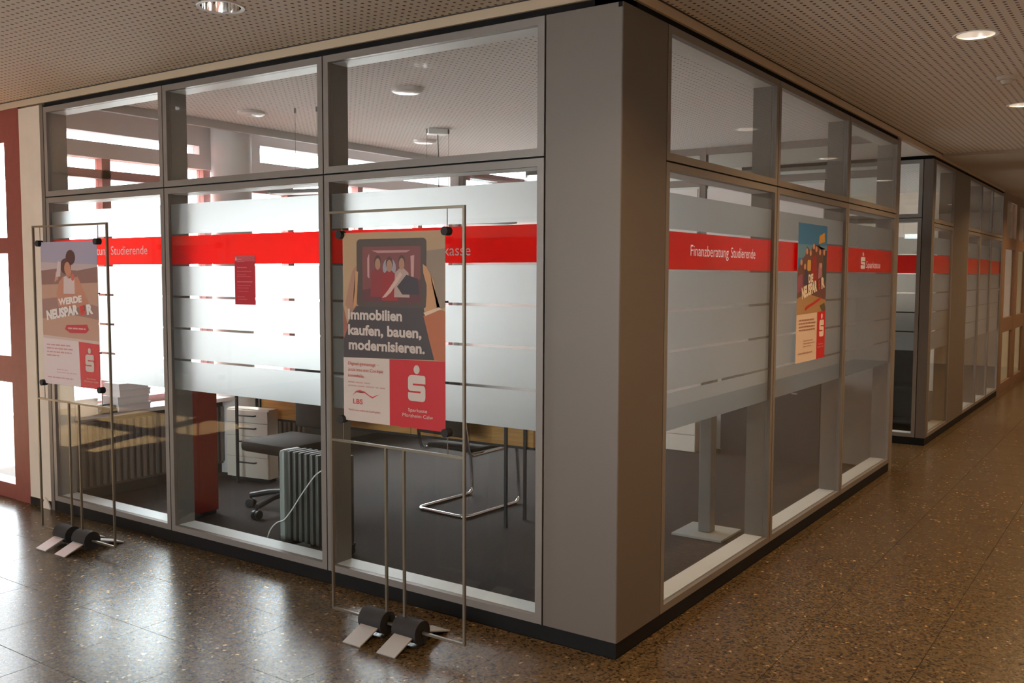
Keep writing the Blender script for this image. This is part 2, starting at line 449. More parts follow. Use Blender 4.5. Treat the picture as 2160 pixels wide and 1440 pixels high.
# ------------------------------------------------------------------ structure: floor
TX, TY = 0.505, 0.475
fl = box('floor', (-9, 4.2, -7.2, 15.5, -0.12, -0.004), M_joint)
tag(fl, 'brown speckled terrazzo slab floor of the hall and corridor', 'floor', kind='structure')
def in_floor(x, y):
    return (y < 0.02 and -9 < x < 4.2) or (x > -0.02 and -7.2 < y < 15.5 and x < 4.2) or (4.86 < y < 6.2 and -4.66 < x <= 0)
def project(p):
    d = Vector(p) - CAM; z = d.dot(fw)
    if z <= 0.1: return None
    return (1080 + 1983.83 * d.dot(rt) / z, 720 - 1983.83 * d.dot(up) / z)
tiles = []
for i in range(-18, 10):
    for j in range(-15, 33):
        x0 = -0.445 + i * TX; y0 = j * TY
        cx, cy = x0 + TX / 2, y0 + TY / 2
        if not in_floor(cx, cy) and not (y0 > -0.1 and x0 < -0.01 < x0 + TX): continue
        cutx = -0.003 if (y0 > -0.1 and x0 < -0.01 < x0 + TX and not 4.86 < cy < 6.2) else x0
        seen = False
        for a in (0.02, 0.5, 0.98):
            for b in (0.02, 0.5, 0.98):
                q = project((x0 + a * TX, y0 + b * TY, 0))
                if q and 0 <= q[0] <= 2160 and 0 <= q[1] <= 1440: seen = True
        tiles.append((not seen, (Vector((cx, cy, 0)) - CAM).length, x0, y0, cutx))
tiles.sort()
g_ = 0.0018
bm = bmesh.new(); bx(bm, g_, TX - g_, g_, TY - g_, -0.004, 0.0)
tile_me = mesh_of('floor_tile', bm, M_floor)
rest = bmesh.new()
bm = bmesh.new(); bx(bm, 0.445 - 0.003 + g_, TX - g_, g_, TY - g_, -0.004, 0.0); tile_cut = mesh_of('floor_tile', bm, M_floor)
for k, (uns, dist, x0, y0, cutx) in enumerate(tiles):
    if k < 300 and not uns:
        obj('floor_tile', tile_me if cutx == x0 else tile_cut, None, fl, loc=(x0, y0, 0))
    else:
        bx(rest, cutx + g_, x0 + TX - g_, y0 + g_, y0 + TY - g_, -0.004, 0.0)
o = obj('distant_floor_tiles', rest, M_floor, fl); o['kind'] = 'stuff'

of = box('floor', (-4.66, -0.14 + 0.14 + 0.15, 0.15, 4.86, -0.003, 0.0), M_carpet)
of.data.transform(Matrix.Translation((0, 0, 0)))
bm = bmesh.new(); bx(bm, -4.66, -0.145, 0.145, 4.86, -0.1, 0.002); of.data = mesh_of('floor', bm, M_carpet)
tag(of, 'dark grey carpet floor inside the glazed corner office', 'floor', kind='structure')
bm = bmesh.new(); bx(bm, -4.66, -0.145, 6.345, 10.9, -0.1, 0.002); o = obj('floor', bm, M_carpet)
tag(o, 'dark carpet floor of the second glazed room along the corridor', 'floor', kind='structure')
o = box('ground', (-30, -4.75, 0.16, 40, -0.3, -0.05), M_ground); tag(o, 'light grey paving outside the red framed windows', 'paving', kind='structure')
o = box('ground', (-14, 12, -30, -7.4, -0.3, -0.05), M_ground); tag(o, 'light grey paving outside behind the viewer', 'paving', kind='structure')
bm = bmesh.new(); bx(bm, -9.2, 4.4, -7.4, 0.16, 3.06, 3.2); bx(bm, -4.85, 4.4, 0.16, 15.7, 3.06, 3.2)
o = obj('roof', bm, M_joint); tag(o, 'unseen flat roof slab added over the building to keep sun out', 'roof', kind='structure')  # unseen, added to stop sun leaking through the ceiling gaps

# ------------------------------------------------------------------ structure: ceilings
DL = [(1.03, 1.73), (0.985, 4.0), (-1.66, -0.68), (1.0, 6.3), (1.03, -0.6), (-4.05, -0.75), (1.02, -3.2), (-1.66, -3.2), (-4.05, -3.2), (1.0, 8.6), (1.0, 10.9), (1.0, 13.2)]
ZC = 2.82
def ceiling_mesh(rects, holes, z, r, sq):
    bm = bmesh.new()
    for (X0, X1, Y0, Y1) in rects:
        hs = [h for h in holes if X0 < h[0] < X1 and Y0 < h[1] < Y1]
        xs = sorted({X0, X1} | {h[0] - sq for h in hs} | {h[0] + sq for h in hs})
        ys = sorted({Y0, Y1} | {h[1] - sq for h in hs} | {h[1] + sq for h in hs})
        for a, b in zip(xs, xs[1:]):
            for c, d in zip(ys, ys[1:]):
                if any(a >= h[0] - sq - 1e-6 and b <= h[0] + sq + 1e-6 and c >= h[1] - sq - 1e-6 and d <= h[1] + sq + 1e-6 for h in hs): continue
                bm.faces.new([bm.verts.new(p) for p in ((a, c, z), (a, d, z), (b, d, z), (b, c, z))])
        for hx, hy in hs:
            n = 32; A = []; B = []
            for k in range(n):
                t = 2 * math.pi * k / n; ca, sa = math.cos(t), math.sin(t); m = max(abs(ca), abs(sa))
                A.append(bm.verts.new((hx + r * ca, hy + r * sa, z))); B.append(bm.verts.new((hx + sq * ca / m, hy + sq * sa / m, z)))
            for k in range(n):
                bm.faces.new((A[k], A[(k + 1) % n], B[(k + 1) % n], B[k]))
    return bm
bm = ceiling_mesh([(-9, 4.2, -7.2, -0.012), (0.012, 4.2, -0.012, 6.55)], DL, ZC, 0.098, 0.14)
bx(bm, -9, 4.2, -7.2, -0.012, ZC + 0.22, ZC + 0.25); bx(bm, 0.012, 4.2, -0.012, 6.55, ZC + 0.22, ZC + 0.25)
o = obj('ceiling', bm, M_ceil); tag(o, 'beige perforated acoustic ceiling of the hall and corridor', 'ceiling', kind='structure')
bm = ceiling_mesh([(0.012, 4.2, 6.55, 15.5)], DL, ZC - 0.03, 0.098, 0.14); bx(bm, 0.012, 4.2, 6.545, 6.55, ZC - 0.03, ZC + 0.2); bx(bm, 0.012, 4.2, 6.55, 15.5, ZC + .2, ZC + .25)
o = obj('ceiling', bm, M_ceil_plain); tag(o, 'plain smooth ceiling over the far end of the corridor', 'ceiling', kind='structure')
bm = bmesh.new(); bx(bm, -4.25, -0.02, 0.02, 4.87, ZC, ZC + 0.03)
oc = obj('ceiling', bm, M_ceil_office); tag(oc, 'white perforated ceiling inside the glazed corner office', 'ceiling', kind='structure')
box('edge_trim', (-4.29, -4.25, 0.02, 4.87, 2.76, ZC + 0.03), pbr('edge_grey', (0.55, 0.55, 0.54), .6), oc)
box('window_recess_ceiling', (-4.70, -4.29, 0.02, 4.87, 2.98, 3.02), M_white, oc)
box('recess_side', (-4.30, -4.29, 0.02, 4.87, ZC + 0.03, 2.98), M_white, oc)
bm = bmesh.new(); bx(bm, -3.4, -0.02, 4.88, 6.2, ZC - .045, ZC - .02)
o = obj('ceiling', bm, M_white); tag(o, 'white ceiling of the short side passage between the two glazed rooms', 'ceiling', kind='structure')
bm = bmesh.new(); bx(bm, -4.7, -0.02, 6.22, 11, ZC, ZC + .03)
o = obj('ceiling', bm, M_ceil_office); tag(o, 'ceiling inside the second glazed room', 'ceiling', kind='structure')

# fascia strip under the ceiling, black shadow gap above the glazing, plinth below
bm = bmesh.new()
bx(bm, -9, 0.004, -0.004, 0.04, 2.773, ZC - 0.004); bx(bm, -0.04, 0.004, -0.004, 10.9, 2.773, ZC - 0.004)
o = obj('trim_1', bm, M_fascia); tag(o, 'beige fascia strip running under the ceiling above the glazing', 'fascia', kind='structure')
bm = bmesh.new(); bx(bm, -9, 0.012, -0.012, 0.05, ZC - 0.004, ZC + 0.02); bx(bm, -0.05, 0.012, 0.05, 10.9, ZC - 0.004, ZC + 0.02)
o = obj('trim_2', bm, M_joint); tag(o, 'thin dark groove between fascia strip and ceiling', 'trim', kind='structure')
bm = bmesh.new()
bx(bm, -4.386, -0.012, 0.012, 0.14, 2.742, 2.78); bx(bm, -0.14, -0.012, 0.012, 4.78, 2.742, 2.78)
o = obj('trim_3', bm, M_gap); tag(o, 'black shadow gap above the corner office glazing', 'trim', kind='structure')
bm = bmesh.new(); bx(bm, -3.3, -0.012, 6.212, 6.34, 2.742, 2.80); bx(bm, -0.14, -0.012, 6.34, 10.9, 2.742, 2.78)
o = obj('trim_4', bm, M_gap); tag(o, 'black shadow gap above the second glazed room', 'trim', kind='structure')
o = box('baseboard_left', (-4.39, -0.004, 0.004, 0.145, 0, 0.07), M_black); tag(o, 'black plinth under the left glazing facing the hall', 'plinth', kind='structure')
o = box('baseboard_right', (-0.145, -0.004, 0.145, 4.765, 0, 0.07), M_black); tag(o, 'black plinth under the right glazing along the corridor', 'plinth', kind='structure')
bm = bmesh.new(); bx(bm, -3.3, -0.006, 6.206, 6.345, 0, 0.07); bx(bm, -0.145, -0.006, 6.345, 10.95, 0, 0.07)
o = obj('baseboard_far', bm, M_black); tag(o, 'black plinth under the second glazed room', 'plinth', kind='structure')

# ------------------------------------------------------------------ structure: glazing modules
FW = 0.035
def module(n, label, F, s0, s1, film=None, dz=0.0, depth=0.14, zt=2.144, z0=0.07, z1=2.742, logo=None, text=None, gaps=True):
    t = thing('window_%d' % n, label, 'window', F.p((s0 + s1) / 2, 0.0, z0), kind='structure')
    org = t.location.copy()
    def add(name, bm, mat, par=None, **k):
        o = obj(name, bm, mat, par or t, **k)
        if par is None: o.matrix_parent_inverse = Matrix.Translation(-org)
        return o
    a, b = s0 + 0.004, s1 - 0.004
    for nm, za, zb in (('lower', z0, zt - 0.004), ('upper', zt + 0.004, z1)):
        bm = bmesh.new(); F.ring(bm, a, b, za, zb, FW, FW, FW, FW, 0.0, 0.03)
        add(nm + '_frame', bm, M_alu)
        for sa, sb in ((a + .002, a + FW + .001), (b - FW - .001, b - .002)):
            bm = bmesh.new(); F.box(bm, sa, sb, 0.0305, depth, za + .002, zb - .002); add('jamb', bm, M_jamb)
        bm = bmesh.new(); F.box(bm, a + FW + .001, b - FW - .001, 0.0305, depth, za + .002, za + FW + .001); add('sill', bm, M_liner)
        bm = bmesh.new(); F.box(bm, a + FW + .001, b - FW - .001, 0.0305, depth, zb - FW - .001, zb - .002); add('head', bm, M_liner)
        bm = bmesh.new(); F.box(bm, a + FW - 0.004, b - FW + 0.004, 0.010, 0.018, za + FW - 0.004, zb - FW + 0.004)
        g = add(nm + '_glass_pane', bm, M_glass)
        g.matrix_parent_inverse = Matrix.Translation(-org)
    bm = bmesh.new(); F.box(bm, s0 - 0.0035, s0 + 0.0035, 0.016, 0.12, z0, z1); F.box(bm, s0 + .0036, s1 - .0036, 0.016, 0.12, zt - .0035, zt + .0035)
    add('joint_strip', bm, M_gap)
    if film:
        za, zb = a + FW, b - FW
        strips, red = film
        for (p, q) in strips:
            bm = bmesh.new(); F.box(bm, za, zb, 0.0185, 0.0193, p, q); add('frosted_film_strip', bm, M_film)
        if text:
            add('red_film_band', cut_band(F, za, zb, red[0], red[1], 0.0185, 0.0193, text), None)
            for (txt, sx, sz, h, wd, bold) in text:
                if txt == 'S': o = s_logo('s_logo', F, sx, sz, wd, 0.0187, M_lett, t, ht=h)
                else: o = lettering('lettering', F, txt, sx, sz, h, 0.0187, M_lett, t, width=wd, bold=bold)
                o.matrix_parent_inverse = Matrix.Translation(-org)
        else:
            bm = bmesh.new(); F.box(bm, za, zb, 0.0185, 0.0193, red[0], red[1]); add('red_film_band', bm, M_redfilm)
    return t, add
FILM_L = ([(1.868, 2.045), (1.503, 1.678), (1.315, 1.490), (1.127, 1.302), (0.940, 1.114)], (1.689, 1.857))
FILM_R = ([(1.847, 2.010), (1.477, 1.650), (1.289, 1.464), (1.102, 1.276), (0.913, 1.089)], (1.661, 1.836))
J = [-4.386, -3.076, -1.730, -0.376]
K = [0.419, 1.880, 3.334, 4.765]
names_l = ['leftmost of the three wide frosted glazing bays facing the hall, beside beige wall',
           'middle wide frosted glazing bay facing the hall, with small red notice',
           'wide frosted glazing bay facing the hall, next to the grey corner column']
words_l = [[('Finanzberatung', -4.150, 1.752, .055, .455, .0), ('Studierende', -3.668, 1.752, .055, .386, .0)], None, [('S', -1.19, 1.71, .070, .07, 0), ('Sparkasse', -1.090, 1.723, .052, .297, .0)]]
words_r = [[('Finanzberatung', 0.737, 1.727, .054, .475, .0), ('Studierende', 1.245, 1.727, .054, .352, .0)], None, [('S', 3.782, 1.685, .078, .125, 0), ('Sparkasse', 3.935, 1.693, .054, .43, .0)]]
mods = []
for i in range(3):
    mods.append(module(i + 1, names_l[i], LEFT, J[i], J[i + 1], FILM_L, text=words_l[i]))
names_r = ['corridor glazing bay lettered Finanzberatung Studierende, next to corner column',
           'corridor glazing bay with a colourful poster on its glass',
           'corridor glazing bay with white S logo and Sparkasse lettering']
for i in range(3):
    mods.append(module(i + 4, names_r[i], RIGHT, K[i], K[i + 1], FILM_R, text=words_r[i]))
# end post of the corridor glazing and corner column
o = box('end_post', (-0.145, 0.0, 4.768, 4.86, 0, 2.762), M_alu); tag(o, 'slim grey end post closing the corner office glazing', 'post', kind='structure')
bm = bmesh.new()
pr = [(-0.371, 0.0)] + [(-0.007 + 0.007 * math.sin(t), 0.007 - 0.007 * math.cos(t)) for t in [math.pi / 2 * k / 6 for k in range(7)]] + [(0.0, 0.416), (-0.14, 0.416), (-0.14, 0.14), (-0.371, 0.14)]
A = [bm.verts.new((x, y, 0.07)) for x, y in pr]; B = [bm.verts.new((x, y, 2.742)) for x, y in pr]
bm.faces.new(A[::-1]); bm.faces.new(B)
for i in range(len(pr)): bm.faces.new((A[i], A[(i + 1) % len(pr)], B[(i + 1) % len(pr)], B[i]))
o = obj('corner_column', bm, M_clad); tag(o, 'broad grey clad column at the outer corner of the glazing', 'column', kind='structure')
box('joint_strip', (-0.3795, -0.3712, 0.016, 0.12, 0.07, 2.742), M_gap, o)
box('joint_strip', (-0.12, -0.016, 0.4162, 0.4225, 0.07, 2.742), M_gap, o)
box('dark_notch', (-0.022, -0.004, -0.001, 0.02, 2.722, 2.742), M_gap, o)  # black block standing in for the small dark notch at the corner
o = box('column_plinth', (-0.38, -0.008, 0.008, 0.42, 0, 0.07), M_black); tag(o, 'black plinth below the grey corner column', 'plinth', kind='structure')

# second room along the corridor
t, add = module(7, 'narrow glazed door bay in the side passage, red band and frosted film', NEXT, -0.98, -0.09, FILM_R, z1=2.742, zt=2.19)
t2, add2 = module(8, 'glazing bay deeper inside the side passage', NEXT, -1.9, -0.98, FILM_R, zt=2.19)
bm = bmesh.new(); bx(bm, -0.087, 0.0, 6.2, 6.285, 0.07, 2.742)
o = obj('corner_post', bm, M_clad); tag(o, 'dark grey corner post of the second glazed room', 'column', kind='structure')
module(9, 'narrow corridor glazing bay after the side passage, with red band', RIGHT, 6.288, 7.30, FILM_R)
o = box('wall_panel', (-0.14, 0.0, 7.303, 8.187, 0.07, 2.742), M_clad); tag(o, 'solid grey cladding panel between the far corridor glazing bays', 'wall panel', kind='structure')
for q, (a, b, l) in enumerate(((8.19, 9.05, 'first of three far corridor glazing bays after the solid panel'), (9.05, 9.91, 'middle one of three far corridor glazing bays'), (9.91, 10.84, 'last of three far corridor glazing bays before the brown framed doors'))):
    module(10 + q, l, RIGHT, a, b, FILM_R)
o = box('end_post', (-0.145, 0.0, 10.843, 10.96, 0, 2.762), M_clad); tag(o, 'grey post at the far end of the corridor glazing', 'post', kind='structure')
# brown framed doors at the far end
M_brown = pbr('brown_frame', (0.20, 0.115, 0.075), 0.5)
M_warm = emit('cream_panel_glow', (0.80, 0.56, 0.30), 0.62)  # panels emit by themselves, standing in for the lit room behind
M_warm2 = emit('pink_panel_glow', (0.86, 0.62, 0.46), 0.70)  # same painted-in room glow, pinker
fd = thing('door_2', 'brown framed glazed doors with cream panes at the far corridor end', 'door', (0, 12, 0), kind='structure')
def addw(par, name, b, mat):
    o = box(name, b, mat, par); o.matrix_parent_inverse = Matrix.Translation(-par.location); return o
for ya, yb in ((10.963, 11.2), (12.22, 12.56), (13.5, 13.84), (14.8, 15.4)): addw(fd, 'post', (-0.09, 0.0, ya, yb, 0, 2.82), M_brown)
for za, zb in ((0, 0.13), (0.85, 1.05), (2.02, 2.17), (2.68, 2.82)):
    for ya, yb in ((11.2, 12.22), (12.56, 13.5), (13.84, 14.8)): addw(fd, 'rail', (-0.08, -0.002, ya, yb, za, zb), M_brown)
for ya, yb in ((11.2, 12.22), (12.56, 13.5), (13.84, 14.8)):
    for za, zb in ((0.13, 0.85), (1.05, 2.02), (2.17, 2.68)): addw(fd, 'pane', (-0.032, -0.026, ya, yb, za, zb), M_glass)
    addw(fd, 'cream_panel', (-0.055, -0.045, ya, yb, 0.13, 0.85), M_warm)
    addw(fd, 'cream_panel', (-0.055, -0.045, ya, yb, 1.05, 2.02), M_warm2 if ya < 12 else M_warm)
    addw(fd, 'curtain', (-0.055, -0.045, ya, ya + 0.68, 2.17, 2.68), M_white)

# walls of the office and the rest of the building
wl = box('wall_left', (-4.70, -4.43, 0.0, 0.145, 0.0, 2.762), M_wall); tag(wl, 'beige rendered wall strip between red door frame and glazing', 'wall', kind='structure')
box('skirting', (-4.70, -4.43, -0.004, 0.0, 0.0, 0.055), M_black, wl)
bm = bmesh.new()
pp = [(-4.535, 0.0), (-4.50, 0.075), (-4.47, 0.062), (-4.44, 0.03), (-4.43, 0.0)]
LEFT.slab(bm, pp, -0.012, -0.003); obj('broken_plaster', bm, M_wall, wl, label='chipped patch of plaster over the black skirting')
o = box('end_post', (-4.43, -4.389, -0.001, 0.145, 0.0, 2.762), M_clad); tag(o, 'narrow grey edge profile between beige wall and glazing', 'post', kind='structure')

# exterior window wall of the office at x = -4.66
ww = thing('wall_window_side', 'pale exterior wall of the office with clerestory slots and red framed windows', 'wall', (-4.66, 2.4, 0), kind='structure')
XI, XO = -4.66, -4.80
def addp(name, b, mat, lab=None):
    o = addw(ww, name, b, mat)
    if lab: o['label'] = lab
    return o
M_pink = pbr('lintel_pinkish', (0.85, 0.80, 0.80), .8, spec=.2)
addp('lintel', (XO, XI, 0.145, 4.9, 2.745, 3.05), M_pink)
addp('lintel_low', (XO, XI, 0.145, 1.62, 2.67, 2.745), M_pink)
for ya, yb in ((1.45, 1.82), (1.87, 2.075), (4.72, 4.9), (0.145, 0.2)): addp('pier', (XO, XI, ya, yb, 2.60, 2.745 if ya > 1.6 else 2.67), M_pink)
addp('band', (XO, XI, 0.145, 4.9, 2.485, 2.60), M_pink)
addp('parapet', (XO, XI, 0.145, 4.9, -0.1, 0.60), M_white)
for ya, yb in ((0.145, 0.2), (4.78, 4.9)): addp('pier', (XO, XI, ya, yb, 0.60, 2.485), M_pink)
M_redwin = pbr('red_frame_flared', (0.52, 0.26, 0.25), .5)  # frame red paled, window flare mixed into the colour
for ya in (0.2, 0.60, 1.50, 2.40, 3.30, 4.20, 4.71): addp('mullion', (XO + .03, XI - .02, ya, ya + 0.07, 0.60, 2.485), M_redwin)
addp('head_rail', (XO + .03, XI - .02, 0.2, 4.78, 2.335, 2.40), M_redwin)
addp('bottom_rail', (XO + .03, XI - .02, 0.2, 4.78, 0.60, 0.68), M_redwin)
for ya, yb in ((0.27, 0.6), (0.67, 1.5), (1.57, 2.4), (2.47, 3.3), (3.37, 4.2), (4.27, 4.71)):
    addp('window_pane', (-4.735, -4.730, ya + 0.005, yb, 0.68, 2.335), M_glass)
    addp('window_pane', (-4.735, -4.730, ya + 0.005, yb, 2.40, 2.485), M_glass)
for ya, yb, za, zb in ((0.2, 1.45, 2.60, 2.67), (1.82, 1.87, 2.60, 2.745), (2.075, 4.72, 2.60, 2.745)):
    addp('clerestory_pane', (-4.735, -4.730, ya, yb, za, zb), M_glass)
# round pillar
bm = bmesh.new(); cyl(bm, (-4.50, 1.64, 0), (0, 0, 1), 0.16, 2.98, 40)
o = obj('round_pillar', bm, pbr('pillar_grey', (0.72, 0.72, 0.72), .6), smooth=True); tag(o, 'round pale grey pillar in front of the office windows', 'column', kind='structure')

# office back wall and passage walls
bw = thing('wall_back', 'back wall of the office with white boards and a glazed strip on top', 'wall', (-2.3, 4.88, 0), kind='structure')
addw(bw, 'base_wall', (-4.66, -0.15, 4.87, 4.93, 0.0, 2.0), pbr('back_wall_grey', (0.42, 0.39, 0.36), .8))
for xa, xb in ((-4.6, -3.2), (-3.14, -1.80), (-1.70, -0.62)):
    addw(bw, 'white_board', (xa, xb, 4.845, 4.868, 1.80, 2.44), M_white)
for xa in (-4.66, -3.17, -1.79, -0.60, -0.19): addw(bw, 'post', (xa, xa + 0.06, 4.87, 4.93, 2.0, 2.82), M_alu)
for za, zb in ((2.47, 2.53), (2.76, 2.82), (2.0, 2.04)): addw(bw, 'rail', (-4.6, -0.19, 4.872, 4.928, za, zb), M_alu)
for xa, xb in ((-4.6, -3.17), (-3.11, -1.79), (-1.73, -0.60), (-0.54, -0.19)):
    addw(bw, 'glass_strip', (xa, xb, 4.898, 4.904, 2.53, 2.76), M_glass)
    addw(bw, 'glass_strip', (xa, xb, 4.898, 4.904, 2.04, 2.47), M_glass)
pe = thing('door_3', 'glazed outside door at the end of the short side passage', 'door', (-4.7, 5.56, 0), kind='structure')
for ya, yb in ((4.93, 5.03), (6.1, 6.2)): addw(pe, 'door_post', (-4.76, -4.68, ya, yb, 0, 2.8), M_red)
for za, zb in ((0, .12), (2.1, 2.2), (2.7, 2.8)): addw(pe, 'door_rail', (-4.755, -4.685, 5.03, 6.1, za, zb), M_red)
for za, zb in ((.12, 2.1), (2.2, 2.7)): addw(pe, 'door_pane', (-4.725, -4.717, 5.03, 6.1, za, zb), M_glass)
o = box('wall_passage_side', (-4.66, -1.9, 6.2, 6.34, 0.0, 2.82), M_white); tag(o, 'white side wall of the short passage', 'wall', kind='structure')
nw = thing('wall_next_room', 'window wall at the rear of the second glazed room', 'wall', (-4.7, 8.6, 0), kind='structure')
addw(nw, 'parapet', (-4.8, -4.66, 6.2, 10.96, -.1, .75), M_white); addw(nw, 'lintel', (-4.8, -4.66, 6.2, 10.96, 2.45, 3.05), M_white)
for ya in (6.2, 7.5, 8.8, 10.1, 10.8): addw(nw, 'mullion', (-4.77, -4.68, ya, ya + .12, .75, 2.45), M_red)
for ya, yb in ((6.32, 7.5), (7.62, 8.8), (8.92, 10.1), (10.22, 10.8)): addw(nw, 'window_pane', (-4.73, -4.722, ya, yb, .75, 2.45), M_glass)
o = box('wall_next_room_end', (-4.66, -0.145, 10.9, 10.96, 0, 2.82), M_wall); tag(o, 'end wall of the second glazed room', 'wall', kind='structure')
# hall walls that only show in reflections and shade the room
o = box('wall_right', (3.1, 3.25, -7.2, 15.5, 0, 3.05), pbr('corridor_wall', (0.80, 0.68, 0.54), .7)); tag(o, 'beige wall along the far side of the corridor', 'wall', kind='structure')
wb = thing('wall_behind', 'window wall behind the viewer', 'wall', (-3, -7.25, 0), kind='structure')
addw(wb, 'solid_part', (-9, -4.4, -7.35, -7.2, 0, 3.05), M_wall); addw(wb, 'solid_part', (-0.04 + 0.12, 3.25, -7.35, -7.2, 0, 3.05), M_wall); addw(wb, 'parapet', (-4.4, 0.08, -7.35, -7.2, 0, 0.8), M_wall); addw(wb, 'lintel', (-4.4, 0.08, -7.35, -7.2, 2.6, 3.05), M_wall)
for k in range(5): addw(wb, 'mullion', (-4.4 + k * 1.09, -4.28 + k * 1.09, -7.33, -7.22, 0.8, 2.6), M_red)
for k in range(4): addw(wb, 'window_pane', (-4.28 + k * 1.09, -3.31 + k * 1.09, -7.28, -7.272, 0.8, 2.6), M_glass)
o = box('wall_hall_end', (-9.15, -9, -7.2, 0.1, 0, 3.05), M_wall); tag(o, 'beige end wall of the hall', 'wall', kind='structure')
o = box('wall_corridor_end', (-0.1, 4.35, 15.5, 15.65, 0, 3.05), M_wall); tag(o, 'beige end wall of the corridor', 'wall', kind='structure')
o = box('wall_far_behind_doors', (-1.5, -0.12, 15.4, 15.5, 0, 3.0), M_wall); tag(o, 'wall end behind the brown doors', 'wall', kind='structure')
# red framed outside door in the hall front
dr = thing('door_1', 'dark red framed glass door to the outside at the left edge', 'door', (-5.8, 0.05, 0), kind='structure')
def addd(name, b, mat): return addw(dr, name, b, mat)
for xa, xb in ((-4.905, -4.70), (-6.1, -5.88), (-7.4, -7.2), (-9.0, -8.5)): addd('door_post', (xa, xb, 0.0, 0.14, 0, 2.82), M_red)
for xa, xb in ((-5.88, -4.905), (-7.2, -6.1), (-8.5, -7.4)):
    for za, zb in ((0.0, 0.11), (0.85, 1.04), (1.775, 1.885), (2.55, 2.82)): addd('door_rail', (xa, xb, 0.005, 0.135, za, zb), M_red)
    for za, zb in ((0.11, 0.85), (1.04, 1.775), (1.885, 2.55)): addd('door_pane', (xa, xb, 0.066, 0.074, za, zb), M_glass)
bm = bmesh.new(); bx(bm, -4.82, -4.70, -0.004, 0.14, 0.0, 0.0)
bm.free()
o = box('wall_above_door', (-9, -4.70, 0.04, 0.14, 2.82, 3.05), M_wall); tag(o, 'wall strip above the red door', 'wall', kind='structure')

# ------------------------------------------------------------------ things: poster stands
def poster(F, name, label, cat, s0, z0, wd, ht, d, layers, trans, group=None, thick=0.0012):
    t = thing(name, label, cat, F.p(s0 + wd / 2, d, z0), group=group)
    inv = Matrix.Translation(-t.location)
    def fix(o): o.parent = t; o.matrix_parent_inverse = inv; return o
    bm = bmesh.new(); F.slab(bm, [(s0, z0), (s0 + wd, z0), (s0 + wd, z0 + ht), (s0, z0 + ht)], d, d + thick)
    fix(obj('sheet', bm, ink(layers['sheet'], trans)))
    for k, (nm, polys) in enumerate(layers['parts']):
        bm = bmesh.new(); mats = []
        for q, (col, pts) in enumerate(polys):
            m = ink(col, trans)
            if m not in mats: mats.append(m)
            F.poly(bm, [(s0 + u * wd, z0 + v * ht) for u, v in pts], d - 0.0003 - k * 0.0004 - q * 0.00001, mats.index(m))
        bmesh.ops.triangulate(bm, faces=list(bm.faces))
        me = bpy.data.meshes.new(nm); bm.to_mesh(me); bm.free()
        for m in mats: me.materials.append(m)
        fix(obj(nm, me, None))
    dt = d - 0.0030
    for (s, u, v, h, wdt, col, kw) in layers.get('text', ()):
        fix(lettering('lettering', F, s, s0 + u * wd, z0 + v * ht, h * ht, dt, ink(col, trans), None, width=wdt * wd, **kw))
    for (u, v, wu, col) in layers.get('logo', ()):
        fix(s_logo('s_logo', F, s0 + u * wd, z0 + v * ht, wu * wd, dt, ink(col, trans), None))
    if layers.get('dash'):
        rnd = random.Random(5); bm = bmesh.new(); mats = []
        for (u0, u1, v, h, col) in layers['dash']:
            m = ink(col, trans)
            if m not in mats: mats.append(m)
            x = u0
            while x < u1 - 0.005:
                L = min(rnd.uniform(0.03, 0.09), u1 - x)
                F.poly(bm, [(s0 + x * wd, z0 + v * ht), (s0 + (x + L) * wd, z0 + v * ht), (s0 + (x + L) * wd, z0 + (v + h) * ht), (s0 + x * wd, z0 + (v + h) * ht)], dt, mats.index(m))
                x += L + 0.012
        me = bpy.data.meshes.new('small_print'); bm.to_mesh(me); bm.free()
        for m in mats: me.materials.append(m)
        fix(obj('small_print', me, None))['kind'] = 'stuff'
    return t
def ell(cx, cy, rx, ry, n=16): return [(cx + rx * math.cos(2 * math.pi * i / n), cy + ry * math.sin(2 * math.pi * i / n)) for i in range(n)]
def rrect(x0, y0, x1, y1, rx, ry):
    o = []
    for cx, cy, a in ((x1 - rx, y1 - ry, 0), (x0 + rx, y1 - ry, 90), (x0 + rx, y0 + ry, 180), (x1 - rx, y0 + ry, 270)):
        for k in range(5):
            t = math.radians(a + k * 22.5); o.append((cx + rx * math.cos(t), cy + ry * math.sin(t)))
    return o
beige = srgb(184, 150, 116); dark = srgb(78, 70, 70); skin = srgb(200, 146, 104); skin2 = srgb(176, 130, 108)  # stand print colours paled: backlight and cover glare put into them
redp = srgb(196, 46, 52); wht = srgb(208, 188, 176)
def person(cx, cy, k, cloth, sk=skin2, hair=srgb(90, 62, 56)):
    return [(cloth, [(cx - .075 * k, cy - .17 * k), (cx + .075 * k, cy - .17 * k), (cx + .065 * k, cy - .045 * k), (cx + .02 * k, cy - .022 * k), (cx - .02 * k, cy - .022 * k), (cx - .065 * k, cy - .045 * k)]),
            (hair, ell(cx, cy + .012 * k, .034 * k, .034 * k)), (sk, ell(cx, cy, .027 * k, .03 * k))]
